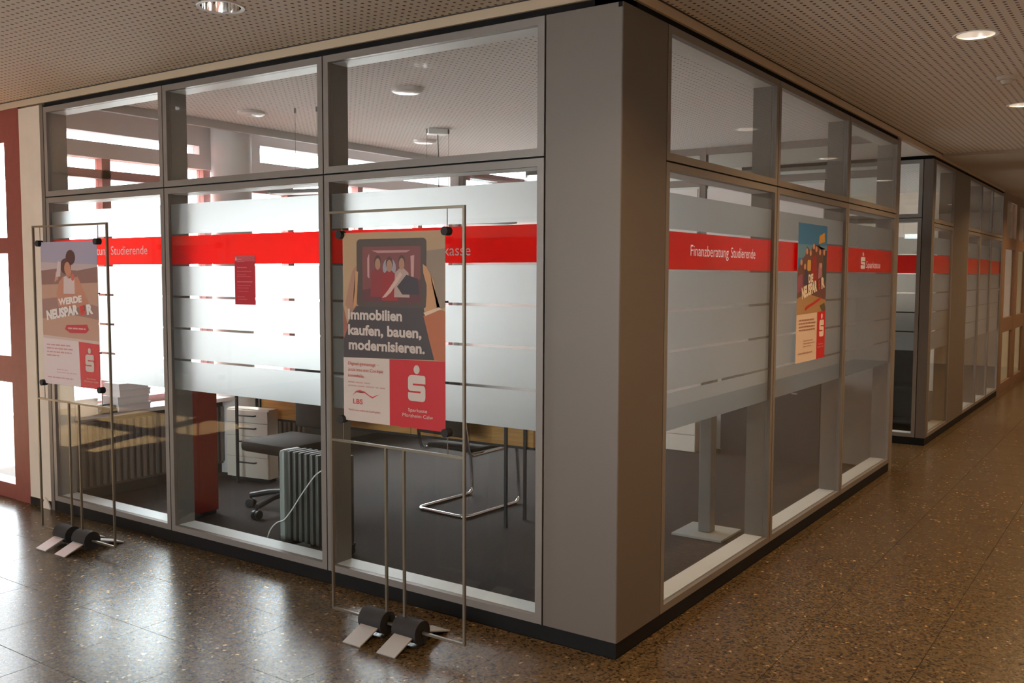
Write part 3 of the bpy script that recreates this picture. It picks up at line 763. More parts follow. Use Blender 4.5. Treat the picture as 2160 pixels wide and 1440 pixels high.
P1 = dict(sheet=beige, parts=[
    ('picture', [
        (srgb(150, 128, 110), [(.83, .90), (1, .91), (1, .62), (.90, .60), (.84, .70)]),
        (skin2, [(.02, .62), (.10, .56), (.16, .60), (.17, .74), (.145, .83), (.10, .80), (.06, .72)]),
        (dark, [(.03, .50), (.10, .585), (.14, .615), (.80, .62), (.84, .50), (.90, .355), (0, .338), (0, .43)]),
        (srgb(160, 100, 86), [(0, .43), (.05, .50), (.0, .62)]),
        (srgb(88, 74, 68), rrect(.145, .612, .83, .965, .035, .022)),
        (srgb(128, 76, 74), rrect(.205, .64, .775, .925, .01, .008)),
        (srgb(104, 62, 66), [(.205, .64), (.775, .64), (.775, .76), (.62, .70), (.40, .72), (.205, .70)]),
        (srgb(186, 134, 134), [(.30, .905), (.68, .905), (.64, .893), (.36, .892)]),
        (srgb(196, 150, 148), [(.255, .865), (.275, .89), (.275, .76), (.255, .77)]),
        (srgb(200, 152, 146), [(.68, .875), (.715, .88), (.71, .77), (.685, .765)]),
        (srgb(160, 152, 160), ell(.475, .815, .065, .05)),
        ] + person(.36, .835, 1.0, srgb(140, 58, 60)) + person(.475, .825, 1.05, srgb(150, 52, 54)) + person(.595, .835, 1.0, srgb(180, 152, 140)) + [
        (srgb(70, 62, 68), [(.55, .72), (.64, .78), (.75, .76), (.76, .68), (.60, .68)]),
        (srgb(208, 170, 156), [(.46, .70), (.58, .795), (.60, .78), (.49, .69), (.44, .665), (.40, .66)]),
        (skin, [(.795, .835), (.825, .822), (.86, .79), (.90, .745), (.91, .66), (.93, .605), (.97, .585), (.84, .585), (.82, .60), (.835, .72), (.80, .79)]),
        (skin, [(.13, .80), (.16, .795), (.15, .70), (.14, .62), (.10, .60), (.125, .70)]),
        (srgb(182, 106, 74), [(.80, .575), (.93, .612), (1, .60), (1, .352), (.90, .355), (.85, .46)]),
        (srgb(222, 190, 160), [(.80, .59), (.94, .62), (.97, .612), (.82, .575)]),
    ]),
    ('white_panel', [(wht, [(0, 0), (.475, 0), (.475, .345), (0, .338)])]),
    ('red_panel', [(redp, [(.472, 0), (1, 0), (1, .352), (.472, .345)])]),
    ('lbs_emblem', [(srgb(206, 74, 70), [(.09, .135), (.13, .155), (.17, .161), (.22, .155), (.27, .138), (.30, .130), (.33, .142), (.38, .156), (.33, .147), (.30, .139), (.27, .145), (.22, .163), (.17, .169), (.13, .163)])]),
], text=[('Immobilien', .055, .545, .052, .545, wht, dict(bold=.035)), ('kaufen, bauen,', .055, .463, .052, .73, wht, dict(bold=.035)),
    ('modernisieren.', .06, .385, .052, .755, wht, dict(bold=.035)),
    ('Digital gemanagt –', .05, .300, .018, .32, srgb(204, 96, 92), {}), ('jetzt neu mit Cockpit', .05, .268, .018, .36, srgb(204, 96, 92), {}), ('Immobilie.', .05, .236, .018, .17, srgb(204, 96, 92), {}),
    ('LBS', .10, .094, .026, .10, srgb(206, 74, 70), dict(bold=.015)), ("Weil's um mehr als Geld geht.", .05, .055, .011, .33, srgb(190, 110, 104), {}),
    ('Sparkasse', .655, .085, .018, .18, wht, {}), ('Pforzheim Calw', .60, .056, .018, .29, wht, {})],
  logo=[(.655, .14, .165, wht)],
  dash=[(.05, .28, .205, .007, srgb(196, 150, 142)), (.05, .43, .186, .007, srgb(196, 150, 142))])
P2 = dict(sheet=srgb(206, 178, 170), parts=[  # print lightened here too for backlight and plastic cover glare
    ('picture', [
        (srgb(170, 158, 174), [(0, .80), (1, .80), (1, 1), (0, 1)]),
        (srgb(196, 172, 168), [(0, .86), (1, .84), (1, .78), (0, .80)]),
        (srgb(146, 106, 98), [(0, .80), (.3, .815), (.65, .80), (1, .825), (1, .70), (0, .70)]),
        (srgb(190, 146, 126), [(0, .70), (1, .72), (1, .325), (0, .345)]),
        (srgb(160, 118, 108), [(0, .60), (.4, .62), (1, .56), (1, .47), (.5, .50), (0, .46)]),
        (srgb(196, 132, 108), [(.32, .72), (.40, .76), (.52, .745), (.66, .76), (.74, .68), (.84, .585), (.72, .55), (.30, .55), (.27, .64)]),
        (srgb(216, 190, 184), [(.41, .755), (.45, .765), (.50, .745), (.56, .765), (.60, .755), (.60, .64), (.40, .64)]),
        (srgb(196, 128, 104), ell(.50, .80, .05, .05)),
        (srgb(92, 56, 54), ell(.45, .83, .095, .055)), (srgb(88, 52, 52), ell(.54, .89, .085, .052)),
        (srgb(200, 134, 108), ell(.48, .815, .055, .045)),
        (srgb(206, 140, 112), [(.24, .72), (.31, .74), (.33, .80), (.27, .79)]),
        (srgb(212, 190, 186), [(.27, .755), (.35, .76), (.37, .86), (.31, .865)]),
        (srgb(204, 96, 84), ell(.57, .755, .03, .025)),
    ]),
    ('white_panel', [(srgb(222, 200, 196), [(0, 0), (.665, 0), (.645, .315), (0, .325)])]),
    ('red_panel', [(srgb(206, 62, 68), [(.665, 0), (1, 0), (1, .305), (.645, .315)])]),
    ('red_ribbon', [(srgb(190, 54, 66), [(.41, .395), (.44, .425), (.80, .435), (.83, .40), (.78, .375), (.50, .37)])]),
], text=[('WERDE', .31, .560, .042, .42, srgb(236, 222, 214), dict(bold=.055, rot=.10)), ('NEUSPAR', .09, .455, .060, .58, srgb(236, 222, 214), dict(bold=.06, rot=.13)),
    ('E', .70, .50, .054, .08, srgb(210, 60, 54), dict(bold=.06, rot=.2)), ('R', .81, .505, .062, .11, srgb(236, 222, 214), dict(bold=.06, rot=.15)),
    ('Sparkasse', .77, .062, .011, .16, wht, {}), ('Pforzheim Calw', .73, .043, .011, .24, wht, {})],
  logo=[(.76, .115, .145, wht)],
  dash=[(.07, .50, .275, .009, srgb(196, 140, 140)), (.07, .54, .250, .009, srgb(196, 140, 140)), (.07, .52, .225, .009, srgb(196, 140, 140)), (.07, .30, .20, .009, srgb(196, 140, 140)),
        (.24, .44, .105, .006, srgb(204, 160, 158)), (.24, .60, .086, .006, srgb(204, 160, 158)), (.07, .54, .045, .009, srgb(200, 150, 150)), (.47, .78, .398, .010, srgb(222, 160, 160))])
sky1 = srgb(58, 122, 176)
P3 = dict(sheet=srgb(226, 204, 182), parts=[
    ('picture', [
        (sky1, [(0, .55), (1, .55), (1, 1), (0, 1)]),
        (srgb(96, 142, 176), [(0, .75), (1, .75), (1, .85), (0, .85)]),
        (srgb(110, 72, 66), [(0, .66), (.12, .74), (.24, .77), (.30, .84), (.42, .80), (.52, .86), (.62, .85), (.72, .86), (.80, .82), (.92, .83), (1, .76), (1, .42), (0, .46)]),
        (srgb(176, 136, 92), [(0, .46), (.3, .50), (1, .44), (1, .355), (0, .325)]),
        (srgb(206, 150, 52), [(.70, .86), (.92, .88), (.90, .95), (.72, .92)]),
        (srgb(214, 166, 84), rrect(.32, .66, .44, .74, .02, .02)),
        (srgb(160, 40, 40), [(.44, .58), (.66, .58), (.62, .78), (.50, .76)]),
        (srgb(64, 62, 96), [(.22, .56), (.36, .56), (.34, .66), (.24, .68)]),
        (srgb(60, 76, 74), [(.86, .58), (1, .58), (1, .82), (.88, .80)]),
        (srgb(150, 84, 110), [(0, .50), (.18, .52), (.16, .64), (.02, .62)]),
        (srgb(178, 120, 140), [(.70, .60), (.84, .62), (.82, .72), (.72, .72)]),
        ] + [(srgb(206, 150, 118), ell(x, y, .035, .022)) for x, y in ((.12, .72), (.30, .80), (.42, .79), (.53, .84), (.62, .82), (.75, .80), (.90, .80), (.24, .69), (.80, .70))] + [
        (srgb(92, 84, 60), [(.78, .40), (.95, .42), (1, .38), (1, .355), (.85, .36)]),
        (srgb(196, 44, 36), [(.26, .385), (.32, .405), (.52, .425), (.72, .455), (.84, .468), (.80, .445), (.60, .415), (.40, .392), (.28, .37)]),
    ]),
    ('white_panel', [(srgb(232, 206, 188), [(0, 0), (.70, 0), (.70, .352), (0, .345)])]),
    ('red_panel', [(srgb(206, 10, 18), [(.70, 0), (1, 0), (1, .36), (.70, .352)])]),
], text=[('DIE', .36, .575, .055, .16, srgb(240, 228, 214), dict(bold=.055, rot=.08)), ('NEUSPAR', .15, .46, .075, .52, srgb(240, 228, 214), dict(bold=.06, rot=.16)),
    ('E', .71, .525, .06, .07, srgb(200, 60, 50), dict(bold=.06, rot=.2)), ('R', .82, .53, .075, .12, srgb(240, 228, 214), dict(bold=.06, rot=.18)),
    ('Sparkasse', .76, .105, .012, .16, srgb(236, 190, 176), {}), ('Pforzheim Calw', .73, .083, .012, .22, srgb(236, 190, 176), {})],
  logo=[(.78, .165, .16, srgb(244, 226, 214))],
  dash=[(.08, .58, .30, .010, srgb(180, 128, 110)), (.08, .64, .276, .010, srgb(180, 128, 110)), (.08, .62, .252, .010, srgb(180, 128, 110)), (.08, .62, .228, .010, srgb(180, 128, 110)),
        (.24, .56, .15, .007, srgb(200, 160, 140)), (.24, .60, .13, .007, srgb(200, 160, 140)), (.24, .50, .11, .007, srgb(200, 160, 140)), (.08, .54, .06, .010, srgb(190, 150, 130))])

def stand(label, x0, y, plabel, pdata, trans):
    W, zb, zm, zt = 0.778, 0.066, 0.868, 1.914
    t = thing('poster_stand', label, 'poster stand', (x0 + W / 2, y, 0), group='wire poster stands before the glazing')
    inv = Matrix.Translation(-t.location)
    def add(nm, bm, mat, **k):
        o = obj(nm, bm, mat, t, **k); o.matrix_parent_inverse = inv; return o
    rr = 0.0055
    for x in (x0, x0 + W):
        bm = bmesh.new(); bx(bm, x - rr, x + rr, y - rr, y + rr, zb - rr, zt + rr); add('upright_rod', bm, M_steel)
    for z, nm in ((zt, 'top_rod'), (zm, 'middle_rod'), (zb, 'bottom_rod')):
        bm = bmesh.new(); bx(bm, x0 + rr, x0 + W - rr, y - rr, y + rr, z - rr, z + rr); add(nm, bm, M_steel)
    for x in (x0 + 0.337, x0 + 0.443):
        bm = bmesh.new(); bx(bm, x - rr, x + rr, y - rr, y + rr, zb, zm - rr); add('inner_post', bm, M_steel)
    px0, px1 = x0 + 0.083, x0 + 0.083 + 0.596
    for x in (px0 - 0.006, px1 + 0.010):
        for za, zz in ((1.820, zt - rr), (zm + rr, 0.962)):
            bm = bmesh.new(); tube(bm, [(x, y, za), (x, y, zz)], 0.0022, 6); add('hanger_wire', bm, M_steel)
    for x, z in ((px0 - 0.008, 1.812), (px1 + 0.010, 1.815), (px0 - 0.006, 0.971), (px1 + 0.010, 0.967)):
        bm = bmesh.new(); tube(bm, [(x, y - 0.022, z), (x, y + 0.012, z)], 0.0185, 20); add('clamp_knob', bm, M_rubber, smooth=True)
    for z in (1.52, 1.18):
        bm = bmesh.new(); bx(bm, px1 + 0.0005, px1 + 0.014, y - .004, y + .002, z - .004, z + .004); add('side_clip', bm, M_black)
    # two foam rollers on the bottom rod, each with two sloping silver feet
    for cx in (x0 + 0.275, x0 + 0.478):
        bm = bmesh.new(); tube(bm, [(cx - 0.068, y, zb), (cx + 0.068, y, zb)], 0.052, 28); ro = add('foam_roller', bm, M_rubber, smooth=True)
        bm = bmesh.new(); tube(bm, [(cx - 0.0685, y, zb), (cx + 0.0685, y, zb)], 0.012, 12)
        r2 = obj('roller_core', bm, M_black, ro)
        for sg in (-1, 1):
            bm = bmesh.new(); a = (y + sg * 0.03, zb - 0.004); b = (y + (0.215 if sg > 0 else -0.166), 0.0065)
            th = 0.006; hw = 0.052
            dx = Vector((0, b[0] - a[0], b[1] - a[1])).normalized(); nn = Vector((0, -dx.z, dx.y)) * (1 if sg > 0 else -1)
            if nn.z < 0: nn = -nn
            vs = []
            for s2 in (0, -1):
                for q in (a, b):
                    for xx in (cx - hw, cx + hw):
                        vs.append(bm.verts.new(Vector((xx, q[0], q[1])) + nn * th * s2))
            for f in ((0, 1, 3, 2), (4, 6, 7, 5), (0, 4, 5, 1), (2, 3, 7, 6), (0, 2, 6, 4), (1, 5, 7, 3)): bm.faces.new([vs[i] for i in f])
            bmesh.ops.recalc_face_normals(bm, faces=list(bm.faces))
            add('foot_plate', bm, M_foot)
    poster(LEFT, 'poster', plabel, 'poster', px0, 0.968, 0.596, 0.852, y - 0.002, pdata, trans)
    return t
stand('wire poster stand before the third bay, holding the tablet photo poster', -1.305, -0.373, 'poster of hands holding a tablet, reading Immobilien kaufen, bauen, modernisieren', P1, 0.12)
stand('wire poster stand at the far left beside the beige wall, holding the Neusparer poster', -3.815, -0.40, 'poster of a woman with a phone in glare-paled colours, reading Werde Neusparer, on the left stand', P2, 0.16)
poster(RIGHT, 'poster', 'colourful crowd poster reading Die Neusparer taped to the corridor glass', 'poster', 2.262, 1.094, 0.592, 0.864, -0.0025, P3, 0.0)
PN = dict(sheet=srgb(196, 52, 62), parts=[('header_strip', [(srgb(206, 90, 98), [(0, .88), (1, .88), (1, 1), (0, 1)])])], text=[], logo=[(.05, .90, .08, srgb(236, 190, 190))],
    dash=[(.14, .36, .915, .012, srgb(230, 160, 160)), (.14, .5, .87, .014, srgb(222, 130, 136)), (.14, .62, .745, .018, srgb(226, 130, 136)), (.14, .85, .67, .014, srgb(220, 110, 118)), (.14, .60, .60, .014, srgb(220, 110, 118)), (.14, .8, .565, .014, srgb(220, 110, 118)),
          (.14, .88, .455, .02, srgb(230, 140, 144)), (.14, .8, .385, .014, srgb(220, 110, 118)), (.14, .7, .33, .014, srgb(220, 110, 118)), (.22, .68, .265, .014, srgb(220, 110, 118)), (.14, .5, .15, .014, srgb(220, 120, 126)), (.18, .62, .10, .014, srgb(220, 120, 126))])
poster(LEFT, 'notice', 'small red printed notice stuck on the glass of the middle bay', 'notice', -2.452, 1.463, 0.172, 0.273, 0.0085, PN, 0.12, thick=0.0008)

# ------------------------------------------------------------------ things: ceiling fittings
DLN = ['round recessed downlight over the corridor, nearest of the lit ones', 'round recessed downlight at the right picture edge, farther along the corridor', 'round recessed mirror downlight over the hall at the top edge',
       'recessed downlight over the corridor beside the side passage', 'recessed downlight over the hall corner', 'recessed downlight over the hall near the red door', 'recessed downlight above the viewer', 'recessed downlight over the middle of the hall', 'recessed downlight over the left of the hall', 'recessed downlight over the far corridor', 'recessed downlight over the corridor end', 'recessed downlight past the brown doors at the corridor end']
M_lampwarm = emit('lamp_warm', (1.0, 0.86, 0.70), 40.0)
M_reflit = pbr('reflector_satin', (0.92, 0.90, 0.88), 0.34, metal=1.0)
for (x, y), lab in zip(DL, DLN):
    z = ZC - (0.03 if y > 6.55 else 0)
    t = thing('downlight', lab, 'downlight', (x, y, z), group='recessed round downlights')
    bm = bmesh.new(); lathe(bm, [(0.088, -0.001), (0.104, -0.004), (0.106, 0.0), (0.098, 0.002), (0.088, 0.002)], 36); obj('trim_ring', bm, M_ring, t, smooth=True)
    bm = bmesh.new(); lathe(bm, [(0.090, 0.0), (0.086, 0.05), (0.07, 0.10), (0.045, 0.13), (0.0, 0.14)], 36); obj('reflector', bm, M_reflit if x > 0 else M_mirror, t, smooth=True)
    bm = bmesh.new(); lathe(bm, [(0.0, 0.085), (0.012, 0.09), (0.016, 0.105), (0.016, 0.138)], 16); obj('bulb', bm, M_lampwarm if x > 0 else M_ring, t, smooth=True)
    if x > 0:
        l = bpy.data.lights.new('downlight_beam', 'AREA'); l.shape = 'DISK'; l.size = 0.12; l.energy = 23.0; l.color = (1.0, 0.64, 0.32); l.spread = math.radians(140)
        lo = bpy.data.objects.new('downlight_beam', l); C.objects.link(lo); lo.parent = t; lo.location = (0, 0, 0.02)
t = thing('smoke_detector', 'small round smoke detector on the corridor ceiling', 'smoke detector', (1.02, 2.9, ZC))
bm = bmesh.new(); lathe(bm, [(0.0, -0.045), (0.022, -0.044), (0.032, -0.03), (0.034, -0.022)], 24); obj('sensor_head', bm, M_ceil_plain, t, smooth=True)
bm = bmesh.new(); lathe(bm, [(0.0, -0.022), (0.05, -0.022), (0.055, -0.012), (0.055, 0.0)], 24); obj('base', bm, M_ceil_plain, t, smooth=True)
for (x, y, lab) in ((-2.2, 1.19, 'flat round ceiling lamp in the office, nearest to the corner column'), (-3.72, 1.20, 'flat round ceiling lamp in the office, seen through the middle bay'), (-3.60, 3.03, 'flat round ceiling lamp in the office, farthest back near the pendant')):
    t = thing('ceiling_lamp', lab, 'ceiling lamp', (x, y, ZC), group='flat round ceiling lamps of the office')
    bm = bmesh.new(); lathe(bm, [(0.0, -0.022), (0.09, -0.022), (0.098, -0.018), (0.1, 0.0)], 36); obj('housing', bm, M_ring, t, smooth=True)
    bm = bmesh.new(); lathe(bm, [(0.0, -0.026), (0.082, -0.025), (0.086, -0.0222)], 36); obj('diffuser', bm, pbr('diffuser', (.9, .9, .88), .3), t, smooth=True)
def pendant(lab, cx, cy, zb, canopy, L, ang):
    t = thing('pendant_lamp', lab, 'pendant lamp', (cx, cy, zb), rotz=ang, group='linear pendant lamps of the office')
    bm = bmesh.new(); bx(bm, -L / 2, L / 2, -0.09, 0.09, 0.0, 0.022); obj('lamp_body', bm, M_grey, t)
    bm = bmesh.new(); bx(bm, -L / 2 + .02, L / 2 - .02, -0.075, 0.075, -0.004, 0.0); obj('diffuser', bm, M_ring, t)
    for s in (-1, 1):
        bm = bmesh.new(); tube(bm, [(s * 0.09, 0, 0.02), (s * 0.09, 0, ZC - zb)], 0.0015, 6); obj('suspension_wire', bm, M_steel, t)
        bm = bmesh.new(); tube(bm, [(s * 0.09, 0, ZC - zb - 0.035), (s * 0.09, 0, ZC - zb)], 0.008, 10); obj('wire_anchor', bm, M_grey, t)
    if canopy:
        bm = bmesh.new(); bx(bm, -0.085, 0.075, -0.05, 0.05, ZC - zb - 0.045, ZC - zb); obj('canopy', bm, M_liner, t, bevel=.006)
        bm = bmesh.new(); tube(bm, [(0, 0, ZC - zb - 0.04), (0.006, .01, ZC - zb - 0.16), (0.012, 0, ZC - zb - 0.3), (0.0, 0, 0.02)], 0.004, 6); obj('power_cable', bm, M_darkgrey, t)
pendant('linear pendant lamp with ceiling canopy seen through the third bay', -3.10, 2.60, 2.06, True, 1.3, 0.85)
pendant('linear pendant lamp seen at the right side of the middle bay', -3.25, 1.30, 2.215, False, 0.55, 0.25)

# ------------------------------------------------------------------ things: office furniture
# desk with wooden modesty panel
t = thing('desk', 'long office desk with orange wood front panel behind the frosted film', 'desk', (-2.82, 1.63, 0), rotz=0.058)
bm = bmesh.new(); bx(bm, -1.3, 1.3, -0.29, 0.05, 0.722, 0.745); obj('desk_top', bm, M_wood, t)
for k in range(5):
    xa = -1.28 + k * 0.512
    bm = bmesh.new(); bx(bm, xa + 0.003, xa + 0.509, -0.012, 0.008, 0.49, 0.72); obj('front_panel', bm, M_wood, t)
bm = bmesh.new(); bx(bm, -1.28, 1.28, -0.010, 0.006, 0.472, 0.489); obj('panel_edge', bm, M_darkgrey, t)
for x in (-1.25, 1.22):
    for y in (-0.24, 0.0):
        bm = bmesh.new(); bx(bm, x - .009, x + .009, y - .036, y - .018, 0, 0.722)
        obj('leg', bm, M_darkgrey, t)
# drawer pedestal
t = thing('drawer_pedestal', 'white drawer pedestal with four drawers and dark bar handles', 'drawer unit', (-4.03, 1.37, 0), rotz=0.17)
bm = bmesh.new(); bx(bm, -0.205, 0.205, 0.012, 0.12, 0.03, 0.575); obj('body', bm, M_whitefurn, t)
bm = bmesh.new(); bx(bm, -0.19, 0.19, 0.03, 0.11, 0.002, 0.03); obj('base', bm, M_darkgrey, t)
zz = 0.032
for h in (0.165, 0.165, 0.105, 0.10):
    bm = bmesh.new(); bx(bm, -0.203, 0.203, -0.004, 0.0115, zz + 0.002, zz + h - 0.002); d = obj('drawer', bm, M_whitefurn, t, bevel=.002)
    bm = bmesh.new(); hz = zz + h - 0.04
    tube(bm, fillet([(-0.09, -0.004, hz), (-0.09, -0.03, hz), (0.09, -0.03, hz), (0.09, -0.004, hz)], 0.012), 0.006, 8); obj('handle', bm, M_darkgrey, d, smooth=True)
    zz += h
# office swivel chair
t = thing('office_chair', 'dark swivel office chair on castors before the white drawer pedestal', 'chair', (-3.08, 0.96, 0), rotz=math.pi)
for k in range(5):
    a = 2 * math.pi * k / 5 + 0.35
    bm = bmesh.new(); tube(bm, [(0.03 * math.cos(a), 0.03 * math.sin(a), 0.125), (0.16 * math.cos(a), 0.16 * math.sin(a), 0.115), (0.31 * math.cos(a), 0.31 * math.sin(a), 0.082)], 0.02, 8); arm = obj('base_arm', bm, M_darkgrey, t, smooth=True)
    bm = bmesh.new(); c = Vector((0.31 * math.cos(a), 0.31 * math.sin(a), 0.03)); tv = Vector((-math.sin(a), math.cos(a), 0))
    tube(bm, [c - tv * 0.026, c - tv * .006], 0.030, 16); tube(bm, [c + tv * 0.006, c + tv * 0.026], 0.030, 16); tube(bm, [c, c + Vector((0, 0, 0.05))], 0.008, 8); obj('castor', bm, M_darkgrey, arm, smooth=True)
bm = bmesh.new(); tube(bm, [(0, 0, 0.10), (0, 0, 0.42)], 0.027, 16); obj('gas_lift', bm, M_darkgrey, t, smooth=True)
bm = bmesh.new(); bx(bm, -0.24, 0.24, -0.24, 0.24, 0.42, 0.50); obj('seat', bm, M_seat, t, bevel=.03, smooth=True)
bm = bmesh.new()
for i in range(9):
    pass
bx(bm, -0.23, 0.23, -0.30, -0.25, 0.53, 1.0); obj('backrest', bm, M_seat, t, bevel=.02, smooth=True)
bm = bmesh.new(); tube(bm, fillet([(0, -0.1, 0.41), (0, -0.32, 0.41), (0, -0.32, 0.75)], .06), 0.018, 8); obj('back_support', bm, M_darkgrey, t, smooth=True)
# oil radiator
t = thing('oil_radiator', 'grey mobile oil-filled radiator with ribs standing behind the middle bay', 'radiator', (-2.36, 0.34, 0), rotz=0.0)
bm = bmesh.new(); bx(bm, -0.05, 0.0, -0.075, 0.075, 0.02, 0.60); obj('end_panel', bm, M_radend, t, bevel=.02, smooth=True)
for k in range(9):
    x = 0.02 + k * 0.047
    bm = bmesh.new(); bx(bm, x, x + 0.03, -0.075, 0.075, 0.07, 0.60); obj('rib', bm, M_radiator, t, bevel=.012, smooth=True)
for za in (.12, .52):
    bm = bmesh.new(); bx(bm, -0.01, 0.43, -0.018, 0.018, za, za + .04); obj('header_pipe', bm, M_radiator, t)
for x in (0.05, 0.37):
    bm = bmesh.new(); bx(bm, x - .015, x + .015, -0.12, 0.12, 0.045, 0.068)
    for y in (-.1, .1): tube(bm, [(x - .012, y, .025), (x + .012, y, .025)], 0.0225, 12)
    obj('castor_foot', bm, M_darkgrey, t)
bm = bmesh.new(); bx(bm, -0.0535, -0.05, -.03, .03, .14, .26); kp = obj('control_panel', bm, M_ring, t)
for za in (.22, .17):
    bm = bmesh.new(); tube(bm, [(-0.056, 0, za), (-0.0535, 0, za)], .012, 16); obj('dial', bm, M_darkgrey, kp)
bm = bmesh.new(); cp = [(0.36, -0.09, 0.54), (0.30, -0.11, 0.50), (0.2, -.12, 0.38), (0.1, -.115, .26), (0.02, -.10, .19), (-.05, -.09, .17), (-.10, -.10, .12), (-.12, -.11, .05), (-.09, -.12, 0.006), (0.0, -.13, 0.006)]
tube(bm, fillet(cp, .05, 4), 0.0035, 6); obj('power_cord', bm, M_ring, t, smooth=True)
# cantilever chair
t = thing('cantilever_chair', 'visitor chair on a bent chrome tube frame behind the third bay', 'chair', (-2.13, 1.76, 0), rotz=-0.06)
bm = bmesh.new()
tube(bm, fillet([(-0.22, -0.31, 0.70), (-0.22, -0.26, 0.42), (-0.22, 0.26, 0.43), (-0.22, 0.29, 0.012), (-0.22, -0.30, 0.012), (0.22, -0.30, 0.012), (0.22, 0.29, 0.012), (0.22, 0.26, 0.43), (0.22, -0.26, 0.42), (0.22, -0.31, 0.70)], 0.06, 6), 0.0125, 12)
obj('tube_frame', bm, M_chrome, t, smooth=True)
bm = bmesh.new(); bx(bm, -0.205, 0.205, -0.22, 0.23, 0.434, 0.458); obj('seat', bm, M_seat, t, bevel=.008)
bm = bmesh.new(); bx(bm, -0.205, 0.205, -0.315, -0.295, 0.55, 0.70); obj('backrest', bm, M_seat, t, bevel=.008)
# standing table
t = thing('bistro_table', 'standing table with grey pillar and square base plate behind corridor glass', 'table', (-0.48, 2.08, 0))
bm = bmesh.new(); bx(bm, -0.165, 0.165, -0.165, 0.165, 0.002, 0.014); obj('base_plate', bm, pbr('base_plate_grey', (.42, .42, .40), .4, metal=.2), t)
bm = bmesh.new(); bx(bm, -0.042, 0.042, -0.042, 0.042, 0.014, 1.08); obj('pillar', bm, pbr('pillar_table_grey', (.17, .165, .155), .5), t, bevel=.008)
bm = bmesh.new(); bx(bm, -0.28, 0.28, -0.28, 0.28, 1.08, 1.105); obj('table_top', bm, M_whitefurn, t, bevel=.006)
# red low cabinet
t = thing('red_cabinet', 'low red cabinet with pale blue round spots behind the middle bay', 'cabinet', (-3.54, 0.40, 0))
bm = bmesh.new(); bx(bm, -0.14, 0.14, 0.012, 0.20, 0.03, 0.90); obj('body', bm, M_redfurn, t)
bm = bmesh.new(); bx(bm, -0.13, 0.13, 0.02, 0.19, 0.002, 0.03); obj('base', bm, M_darkgrey, t)
for xa, xb in ((-0.139, -0.062), (-0.058, 0.139)):
    bm = bmesh.new(); bx(bm, xa, xb, -0.006, 0.0115, 0.035, 0.898); d = obj('door', bm, M_redfurn, t)
for (u, v, r) in ((-0.02, .74, .017), (0.08, .765, .012), (0.0, .62, .022), (0.0, .585, .018)):
    bm = bmesh.new(); tube(bm, [(u, -0.0075, v), (u, -0.006, v)], r, 18); obj('blue_spot', bm, M_blue, t)
# sill unit with convector along the window
t = thing('convector_unit', 'dark ribbed convector below the office window sill', 'radiator', (-4.52, 1.3, 0))
bm = bmesh.new(); bx(bm, -0.12, 0.14, -1.2, 3.4, 0.60, 0.63); obj('window_sill', bm, M_white, t)
M_conv = pbr('convector_dark', (0.10, 0.095, 0.095), .5)
bm = bmesh.new(); bx(bm, -0.10, 0.05, -1.15, 3.35, 0.08, 0.56); obj('body', bm, M_conv, t)
rib = bmesh.new(); bx(rib, 0.051, 0.068, -0.012, 0.012, 0.10, 0.55); rme = mesh_of('rib', rib, pbr('convector_rib', (.17, .165, .16), .5))
for k in range(40): obj('rib', rme, None, t, loc=(0, -1.1 + k * 0.055, 0))
bm = bmesh.new(); bx(bm, -0.1, 0.03, -1.15, 3.35, 0.002, 0.08); obj('base', bm, M_darkgrey, t)
bm = bmesh.new(); bx(bm, -0.1, 0.05, -1.15, 3.35, 0.561, 0.599); obj('grille', bm, M_darkgrey, t)
boxes = [(-4.44, 0.60, 0.63, .20, .26, .055, 'white paper box at the bottom of the stack on the window sill'), (-4.44, 0.59, 0.685, .20, .25, .055, 'white paper box second from the bottom of the sill stack'), (-4.445, 0.61, 0.74, .20, .25, .05, 'white paper box near the top of the sill stack'), (-4.44, 0.60, 0.79, .19, .24, .045, 'white paper box on top of the sill stack'),
         (-4.46, 0.24, 0.63, .2, .16, .12, 'pale blue box on the window sill at the far left')]
for (x, y, z, dx, dy, h, lab) in boxes:
    t = thing('paper_box', lab, 'box', (x, y, z), group='paper boxes on the window sill')
    bm = bmesh.new(); bx(bm, -dx / 2, dx / 2, -dy / 2, dy / 2, 0, h - 0.015); obj('box_body', bm, M_paper, t)
    bm = bmesh.new(); bx(bm, -dx / 2 - .003, dx / 2 + .003, -dy / 2 - .003, dy / 2 + .003, h - 0.015, h - .0005); obj('lid', bm, pbr('lid_white', (.74, .75, .78), .7), t)
bm = bmesh.new()
bx(bm, -.1, .1, -.065, .065, 0, .028); bx(bm, -.085, .09, -.05, .06, .0282, .05); bx(bm, -.03, .05, -.05, .05, .0502, .062)
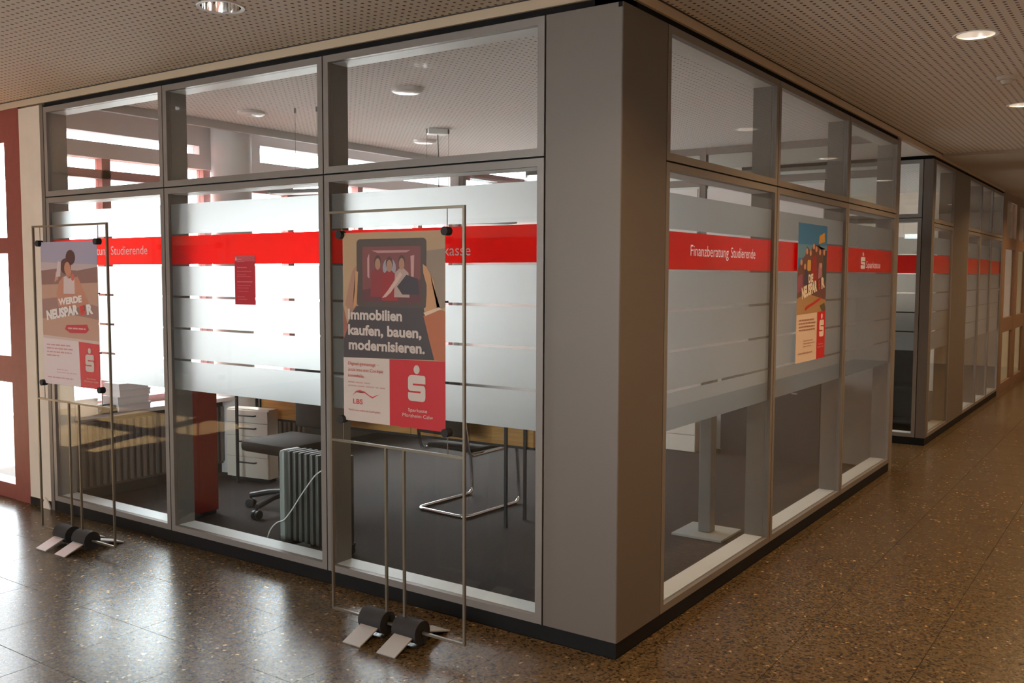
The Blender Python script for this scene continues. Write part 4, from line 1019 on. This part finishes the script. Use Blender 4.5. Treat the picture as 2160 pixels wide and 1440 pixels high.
t = obj('paper_stack', bm, pbr('dark_papers', (.06, .06, .075), .7), loc=(-4.45, 0.40, 0.63), rotz=0); tag(t, 'dark folders lying on the window sill beside the white boxes', 'folders')
# white pedestal and dark cabinets at the back wall
t = thing('drawer_pedestal', 'low white drawer unit at the office back wall behind the pillar table', 'drawer unit', (-1.85, 4.55, 0))
bm = bmesh.new(); bx(bm, -0.2, 0.2, 0.012, 0.26, 0.0, 0.32); obj('body', bm, M_whitefurn, t)
for z in (0.01, 0.165):
    bm = bmesh.new(); bx(bm, -0.198, 0.198, -0.004, 0.0115, z, z + 0.15); obj('drawer', bm, M_whitefurn, t)
t = thing('filing_cabinet', 'low dark cabinet at the office back wall seen through corridor glass', 'cabinet', (-1.0, 4.66, 0))
bm = bmesh.new(); bx(bm, -0.45, 0.45, 0.012, 0.18, 0.0, 0.74); obj('body', bm, M_darkgrey, t)
for k in (-1, 0):
    bm = bmesh.new(); bx(bm, 0.002 + k * .45, .448 + k * .45, -0.004, 0.0115, .05, .735); d = obj('door', bm, M_darkgrey, t)
    bm = bmesh.new(); bx(bm, .2 + k * .45, .25 + k * .45, -0.012, -0.004, .6, .612); obj('handle', bm, M_grey, d)
# second room
t = thing('shelf_unit', 'black shelf with white papers inside the second room door', 'shelf', (-0.62, 7.0, 0))
bm = bmesh.new(); bx(bm, -0.4, 0.4, 0.3, 0.32, 0.002, 1.3); obj('back_panel', bm, M_darkgrey, t)
for x in (-0.4, 0.38):
    bm = bmesh.new(); bx(bm, x, x + .02, 0.0, 0.3, 0.002, 1.3); obj('side_panel', bm, M_darkgrey, t)
for z in (0.08, 0.45, 0.85, 1.28):
    bm = bmesh.new(); bx(bm, -0.38, 0.38, 0.0, 0.3, z, z + .02); obj('shelf_board', bm, M_darkgrey, t)
for (x, z, dx, h, lab) in ((-.1, .4705, .16, .12, 'white carton on the lower shelf of the second room'), (.05, .8705, .14, .16, 'white carton on the upper shelf of the second room')):
    bm = bmesh.new(); bx(bm, -dx / 2, dx / 2, -.08, .08, 0, h); o = obj('carton', bm, M_paper, loc=(-.62 + x, 7.12, z)); tag(o, lab, 'carton')
